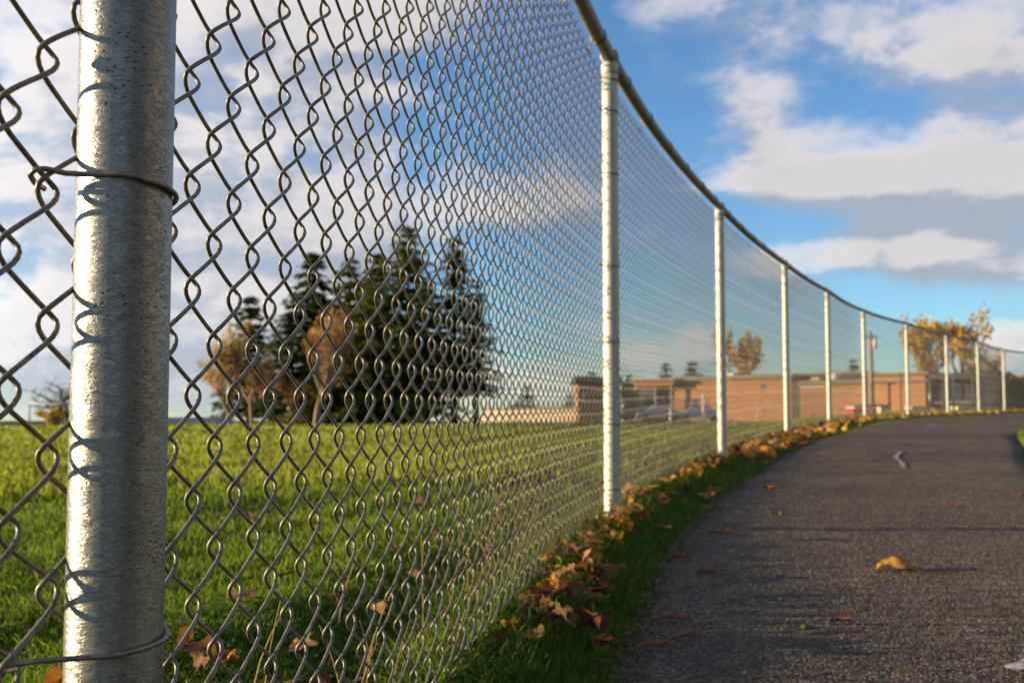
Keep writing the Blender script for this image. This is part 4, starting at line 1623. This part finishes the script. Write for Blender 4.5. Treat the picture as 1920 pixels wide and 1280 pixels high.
# brown house left of the post
YH = 92
org = (PX(1105, YH), YH, .25)
hs = empty('brown_house', org)
tag(hs, 'low dark brown house with flat roof left of the second post', 'house')
bx(hs, 'wall', M['brick2'], YH, 1084, 1160, 718, 792, 6, 0, org)
bx(hs, 'roof', M['darkroof'], YH, 1078, 1166, 706, 718, 7, -.5, org)
for xa in (1094, 1112):
    f_ = bx(hs, 'window', M['white'], YH, xa, xa + 10, 738, 756, .15, -.08, org)
    bx(f_, 'pane', M['glass'], YH, xa + 1, xa + 9, 739.5, 754.5, .1, -.12, org)
bx(hs, 'door', M['dark'], YH, 1128, 1138, 740, 788, .1, -.06, org)

# tan garden wall and pale roofed shed behind the field
fr = Front(980, 100, .2, 'tan_wall', R(30))
tag(fr.root, 'long low tan wall with darker coping beyond the field', 'wall')
fr.box('wall', M['palewall'], 905, 1084, 768, 792, .4)
fr.box('coping', M['fascia'], 903, 1086, 764, 767.8, .6, -.1)
YS = 118
org = (PX(968, YS), YS, .2)
o = empty('garden_shed', org)
tag(o, 'small shed with pale mauve roof rising behind the tan wall', 'shed')
bx(o, 'wall', M['palewall'], YS, 955, 985, 762, 790, 3, 0, org)
mb = MB()
x0, x1 = PX(952, YS) - org[0], PX(988, YS) - org[0]
z0, z1 = PZ(763, YS) - org[2], PZ(753, YS) - org[2]
mb.add([(x0, -.3, z0), (x1, -.3, z0), (x1, 3.3, z0), (x0, 3.3, z0), ((x0 + x1) / 2, -.3, z1), ((x0 + x1) / 2, 3.3, z1)],
       [(0, 1, 4), (2, 3, 5), (1, 2, 5, 4), (3, 0, 4, 5), (0, 3, 2, 1)])
mb.build('roof', M['mauve'], o)
YL = 110
org = (PX(360, YL), YL, -.1)
o = empty('long_shed', org)
tag(o, 'long low building with blue grey roof left of the golden tree', 'shed')
bx(o, 'wall', M['palewall'], YL, 305, 402, 792, 803, 5, 0, org)
bx(o, 'roof', M['mauve'], YL, 300, 406, 782, 792, 6, -.3, org)

# cars parked by the school
def car(name, px, py, Y, paint, label, sc=1.0):
    x, z = PX(px, Y), PZ(py, Y)
    r = empty(name, (x, Y, z))
    tag(r, label, 'car', 'cars parked by the school')
    prof = [(-2.1, .28), (-2.15, .62), (-1.9, .86), (-1.15, .95), (-.65, 1.40), (.75, 1.44), (1.45, .98), (2.05, .84), (2.15, .45), (2.1, .28)]
    mb = MB()
    n_ = len(prof)
    V = [(a, -.85 * (1 if b < 1 else .82), b) for a, b in prof] + [(a, .85 * (1 if b < 1 else .82), b) for a, b in prof]
    F = [tuple(range(n_)), tuple(range(2 * n_ - 1, n_ - 1, -1))] + [(i, i + n_, (i + 1) % n_ + n_, (i + 1) % n_) for i in range(n_)]
    mb.add(V, F)
    mb.build('body', paint, r)
    mb = MB()
    mb.add([(-1.0, -.80, 1.0), (1.25, -.80, 1.0), (.72, -.715, 1.38), (-.6, -.715, 1.36)], [(0, 1, 2, 3)])
    mb.build('window', M['glass'], r)
    for wx in (-1.35, 1.35):
        for wy in (-.80, .80):
            mb = MB()
            mb.tube([(wx, wy - .1, .32), (wx, wy + .1, .32)], .32, 14)
            mb.build('wheel', M['rubber'], r)
    r.scale = (sc,) * 3
    return r


car('parked_car', 1236, 790, 104, M['car_silver'], 'silver car parked in front of the dark entrance')
car('parked_car', 1205, 791, 106, M['car_dark'], 'dark car parked left of the silver car')
car('parked_car', 1310, 790, 105, M['car_silver'], 'pale car parked before the brick wall right of the white post')

# red and white kiosk-like skip near the pole
YK = 48
org = (PX(1620, YK), YK, PZ(786, YK))
o = empty('goods_cart', org)
tag(o, 'red and white boxy cart standing before the brick wall', 'cart')
bx(o, 'tub', M['white'], YK, 1606, 1640, 768, 786, 1.0, 0, org)
bx(o, 'end_panel', M['redpaint'], YK, 1599, 1606, 766, 785, 1.1, -.05, org)
bx(o, 'end_panel', M['redpaint'], YK, 1631, 1639.5, 766, 785, .2, -.25, org)
bx(o, 'top_band', M['redpaint'], YK, 1606, 1620, 767, 771, .1, -.11, org)
bx(o, 'canopy', M['white'], YK, 1599, 1641, 762, 765.5, 1.3, -.15, org)
bx(o, 'lid', M['darkroof'], YK, 1616, 1668, 758.5, 761.5, 1.4, -.1, org)

# cream blocks behind the fence
YC = 52
for k, (xa, xb, lab) in enumerate([(1708, 1736, 'cream block left of the pair behind the far fence posts'), (1738, 1749, 'short cream block right beside the longer one'),
                                   (1795, 1812, 'square cream block before the dark windscreen'), (1814, 1830, 'narrow cream block right of the square one'),
                                   (1650, 1668, 'pale cream block by the dark lamp post foot')]):
    org = (PX((xa + xb) / 2, YC), YC, PZ(786, YC))
    mb = MB()
    mb.box((PX(xa, YC) - org[0], 0, 0), (PX(xb, YC) - org[0], .9, PZ(763, YC) - org[2]))
    mb.box((PX(xa, YC) - org[0] - .02, -.03, PZ(763, YC) - org[2]), (PX(xb, YC) - org[0] + .02, .93, PZ(761.5, YC) - org[2]))
    tag(mb.build('concrete_block', M['cream'], None, False, org), lab, 'block')
YC = 50
for xa, lab in ((1752, 'reddish brick pier between the cream blocks'),):
    org = (PX(xa + 9, YC), YC, PZ(786, YC))
    mb = MB()
    mb.box((PX(xa, YC) - org[0], 0, 0), (PX(xa + 18, YC) - org[0], .5, PZ(767, YC) - org[2]))
    mb.box((PX(xa, YC) - org[0] - .04, -.04, PZ(767, YC) - org[2]), (PX(xa + 18, YC) - org[0] + .04, .54, PZ(765.5, YC) - org[2]))
    tag(mb.build('brick_pier', M['brick2'], None, False, org), lab, 'pier')

# ball-court screen with posts and sloping brace
YQ = 46
org = (PX(1830, YQ), YQ, PZ(782, YQ))
cs = empty('court_screen', org)
tag(cs, 'dark windscreen of a sports court on steel posts behind the fence', 'fence')
bx(cs, 'screen_panel', M['screen'], YQ, 1836, 1880, 706, 784, .04, 0, org)
bx(cs, 'screen_panel', M['screen'], YQ, 1882, 1935, 716, 784, .04, 0, org)
for xa, yt in ((1743, 710), (1770, 711), (1787, 705), (1823, 706), (1834, 690)):
    mb = MB()
    mb.tube([(PX(xa, YQ) - org[0], 0, 0), (PX(xa, YQ) - org[0], 0, PZ(yt, YQ) - org[2])], .045, 8)
    mb.build('screen_post', M['galv'], cs, True)
mb = MB()
mb.tube([(PX(1834, YQ) - org[0], .1, PZ(664, YQ) - org[2]), (PX(1882, YQ) - org[0], .1, PZ(702, YQ) - org[2])], .10, 8)
mb.build('brace', M['screen'], cs, True)
mb = MB()
mb.tube([(PX(1834, YQ) - org[0], .1, PZ(690, YQ) - org[2]), (PX(1834, YQ) - org[0], .1, PZ(662, YQ) - org[2])], .05, 8)
mb.build('brace_post', M['galv'], cs, True)

def bush(name, px, py_top, py_base, Y, half_w, seed, label, mat, n=2500):
    r_ = np.random.default_rng(seed)
    zb = PZ(py_base, Y)
    h = PZ(py_top, Y) - zb
    root = empty(name, (PX(px, Y), Y, zb))
    tag(root, label, 'hedge' if 'hedge' in name else 'bush')
    mb = MB()
    for k in range(7):
        a = r_.random() * 6.28
        rr = half_w * .5 * r_.random()
        mb.tube([(0, 0, 0), (rr * .5 * math.cos(a), rr * .5 * math.sin(a), h * .4), (rr * math.cos(a), rr * math.sin(a), h * .8)], [.05, .035, .015], 5)
    mb.build('stems', M['bark'], root, True)
    d_ = r_.normal(size=(n, 3))
    d_ /= np.linalg.norm(d_, axis=1)[:, None]
    rad_ = (r_.random(n) ** .4)[:, None]
    c = d_ * rad_ * np.array([half_w, half_w * .7, h * .5]) * (1 + .18 * np.sin(7 * d_[:, :1] + 3 * d_[:, 2:])) + np.array([0, 0, h * .5])
    A = r_.normal(size=(n, 3))
    A /= np.linalg.norm(A, axis=1)[:, None]
    B = np.cross(A, r_.normal(size=(n, 3)))
    B /= np.linalg.norm(B, axis=1)[:, None]
    sz = .10 * (.5 + r_.random(n))[:, None]
    V = np.stack([c - A * sz, c + B * sz * .6, c + A * sz, c - B * sz * .6], 1)
    b = np.arange(n)[:, None] * 4
    link('foliage', big_mesh('foliage', V, b + np.array([[0, 1, 2, 3]]), mat, tint=np.repeat(r_.random(n), 4)), root)
    return root


bush('hedge_bush', 1868, 690, 786, 58, 1.1, 81, 'dark green bush rising behind the windscreen brace', M['shrub'])
bush('hedge_bush', 1905, 716, 786, 60, 1.2, 82, 'olive green bush at the right edge above the screen', M['shrub'])

# utility pole with transformer
YU = 84
org = (PX(1634, YU), YU, .3)
up = empty('utility_pole', org)
tag(up, 'wooden utility pole with a pale transformer can near its top', 'pole')
mb = MB()
mb.tube([(0, 0, 0), (0, 0, PZ(700, YU) - org[2]), (0, 0, PZ(622, YU) - org[2])], [.20, .17, .13], 10)
mb.build('pole', M['pole'], up, True)
mb = MB()
mb.tube([(.28, -.1, PZ(654, YU) - org[2]), (.28, -.1, PZ(638, YU) - org[2]), (.28, -.1, PZ(636.5, YU) - org[2])], [.17, .17, .10], 14)
mb.build('transformer', M['white'], up, True)
mb = MB()
mb.box((-.5, -.06, PZ(633, YU) - org[2]), (.5, .06, PZ(630, YU) - org[2]))
mb.build('crossarm', M['pole'], up)

# lamp post, white posts, hoop, thin pole
YP = 70
org = (PX(1667, YP), YP, .3)
o = empty('lamp_post', org)
tag(o, 'dark slender lamp post with angled head before the brick wall', 'lamp post')
mb = MB()
mb.tube([(0, 0, 0), (0, 0, PZ(718, YP) - org[2])], .07, 8)
mb.build('pole', M['darkroof'], o, True)
mb = MB()
mb.box((-.08, -.1, PZ(720, YP) - org[2]), (.35, .1, PZ(717, YP) - org[2]))
mb.build('lamp_head', M['darkroof'], o)
org = (PX(1689, YP), YP, .3)
mb = MB()
mb.tube([(0, 0, 0), (0, 0, PZ(700, YP) - .3)], .04, 8)
mb.tube([(0, 0, PZ(700, YP) - .3), (0, 0, PZ(699, YP) - .3)], .06, 8)
tag(mb.build('flag_pole', M['roofgrey'], None, True, org), 'thin grey pole standing between lamp post and school corner', 'pole')
for xa, yt, lab in ((1257, 764, 'short white post left in front of the school'), (1319, 738, 'taller white post in front of the school'), (1370, 776, 'low white post by the third fence post')):
    org = (PX(xa, 90), 90, PZ(793, 90))
    mb = MB()
    z = PZ(yt, 90) - org[2]
    mb.tube([(0, 0, 0), (0, 0, z * .97), (0, 0, z)], [.10, .10, .05], 10)
    tag(mb.build('white_post', M['white'], None, True, org), lab, 'post')
YO = 80
a = np.linspace(0, math.pi, 17)
rr = 14.5 / F_PX * YO
org = (PX(1432, YO), YO, PZ(788, YO))
mb = MB()
P = [(-rr, 0, 0)] + [(-rr * math.cos(t_), 0, .25 + rr * math.sin(t_)) for t_ in a] + [(rr, 0, 0)]
mb.tube(P, .035, 7)
tag(mb.build('climbing_hoop', M['white'], None, True, org), 'thin white arch standing on the grass before the school', 'arch')
org = (PX(1432, YO - 2), YO - 2, PZ(788, YO - 2))
mb = MB()
mb.tube([(-.1, 0, 0), (-.1, 0, PZ(725, 78) - org[2])], .03, 6)
mb.box((-.2, -.03, PZ(727, 78) - org[2]), (.22, .03, PZ(720, 78) - org[2]))
tag(mb.build('sign_pole', M['white'], None, False, org), 'thin white pole with small plate above the arch', 'pole')

# football goal behind the near post
YG = 80
zb = h1(PX(60, YG), YG)
org = (PX(57, YG), YG, zb)
gl = empty('soccer_goal', org)
tag(gl, 'grey steel soccer goal frame on the far left of the field', 'goal')
zt = PZ(757, YG) - zb
x1 = PX(185, YG) - org[0]
for xa in (0, x1):
    mb = MB()
    mb.tube([(xa, 0, 0), (xa, 0, zt)], .06, 8)
    mb.build('goal_post', M['mauve'], gl, True)
    mb = MB()
    mb.tube([(xa + .55, 0, zt), (xa + 1.3, 1.6, 0)], .04, 6)
    mb.build('back_stay', M['mauve'], gl, True)
mb = MB()
mb.tube([(-.05, 0, zt), (x1 + .05, 0, zt)], .06, 8)
mb.build('crossbar', M['mauve'], gl, True)
# far boundary fence on the left
YF = 118
org = (PX(60, YF), YF, -.7)
ff = empty('boundary_fence', org)
tag(ff, 'low grey boundary fence far beyond the goal', 'fence')
zt = PZ(789, YF) + .7
mb = MB()
mb.tube([(-9, 0, zt), (28, 0, zt)], .05, 6)
mb.build('rail', M['roofgrey'], ff, True)
for k in range(13):
    mb = MB()
    mb.tube([(-9 + k * 3, 0, 0), (-9 + k * 3, 0, zt)], .05, 6)
    mb.build('fence_post', M['roofgrey'], ff, True)
mb = MB()
for k in range(170):
    xk = -9 + k * .22
    mb.box((xk, -.012, 0), (xk + .05, .012, zt - .05))
tag(mb.build('wire_mesh', M['roofgrey'], ff), kind='stuff')
bush('dark_bush', 14, 796, 812, 100, 1.2, 83, 'small dark bush at the far left edge of the field', M['shrub'], 900)
print('strands', count, 'leaves', LEAF_N)
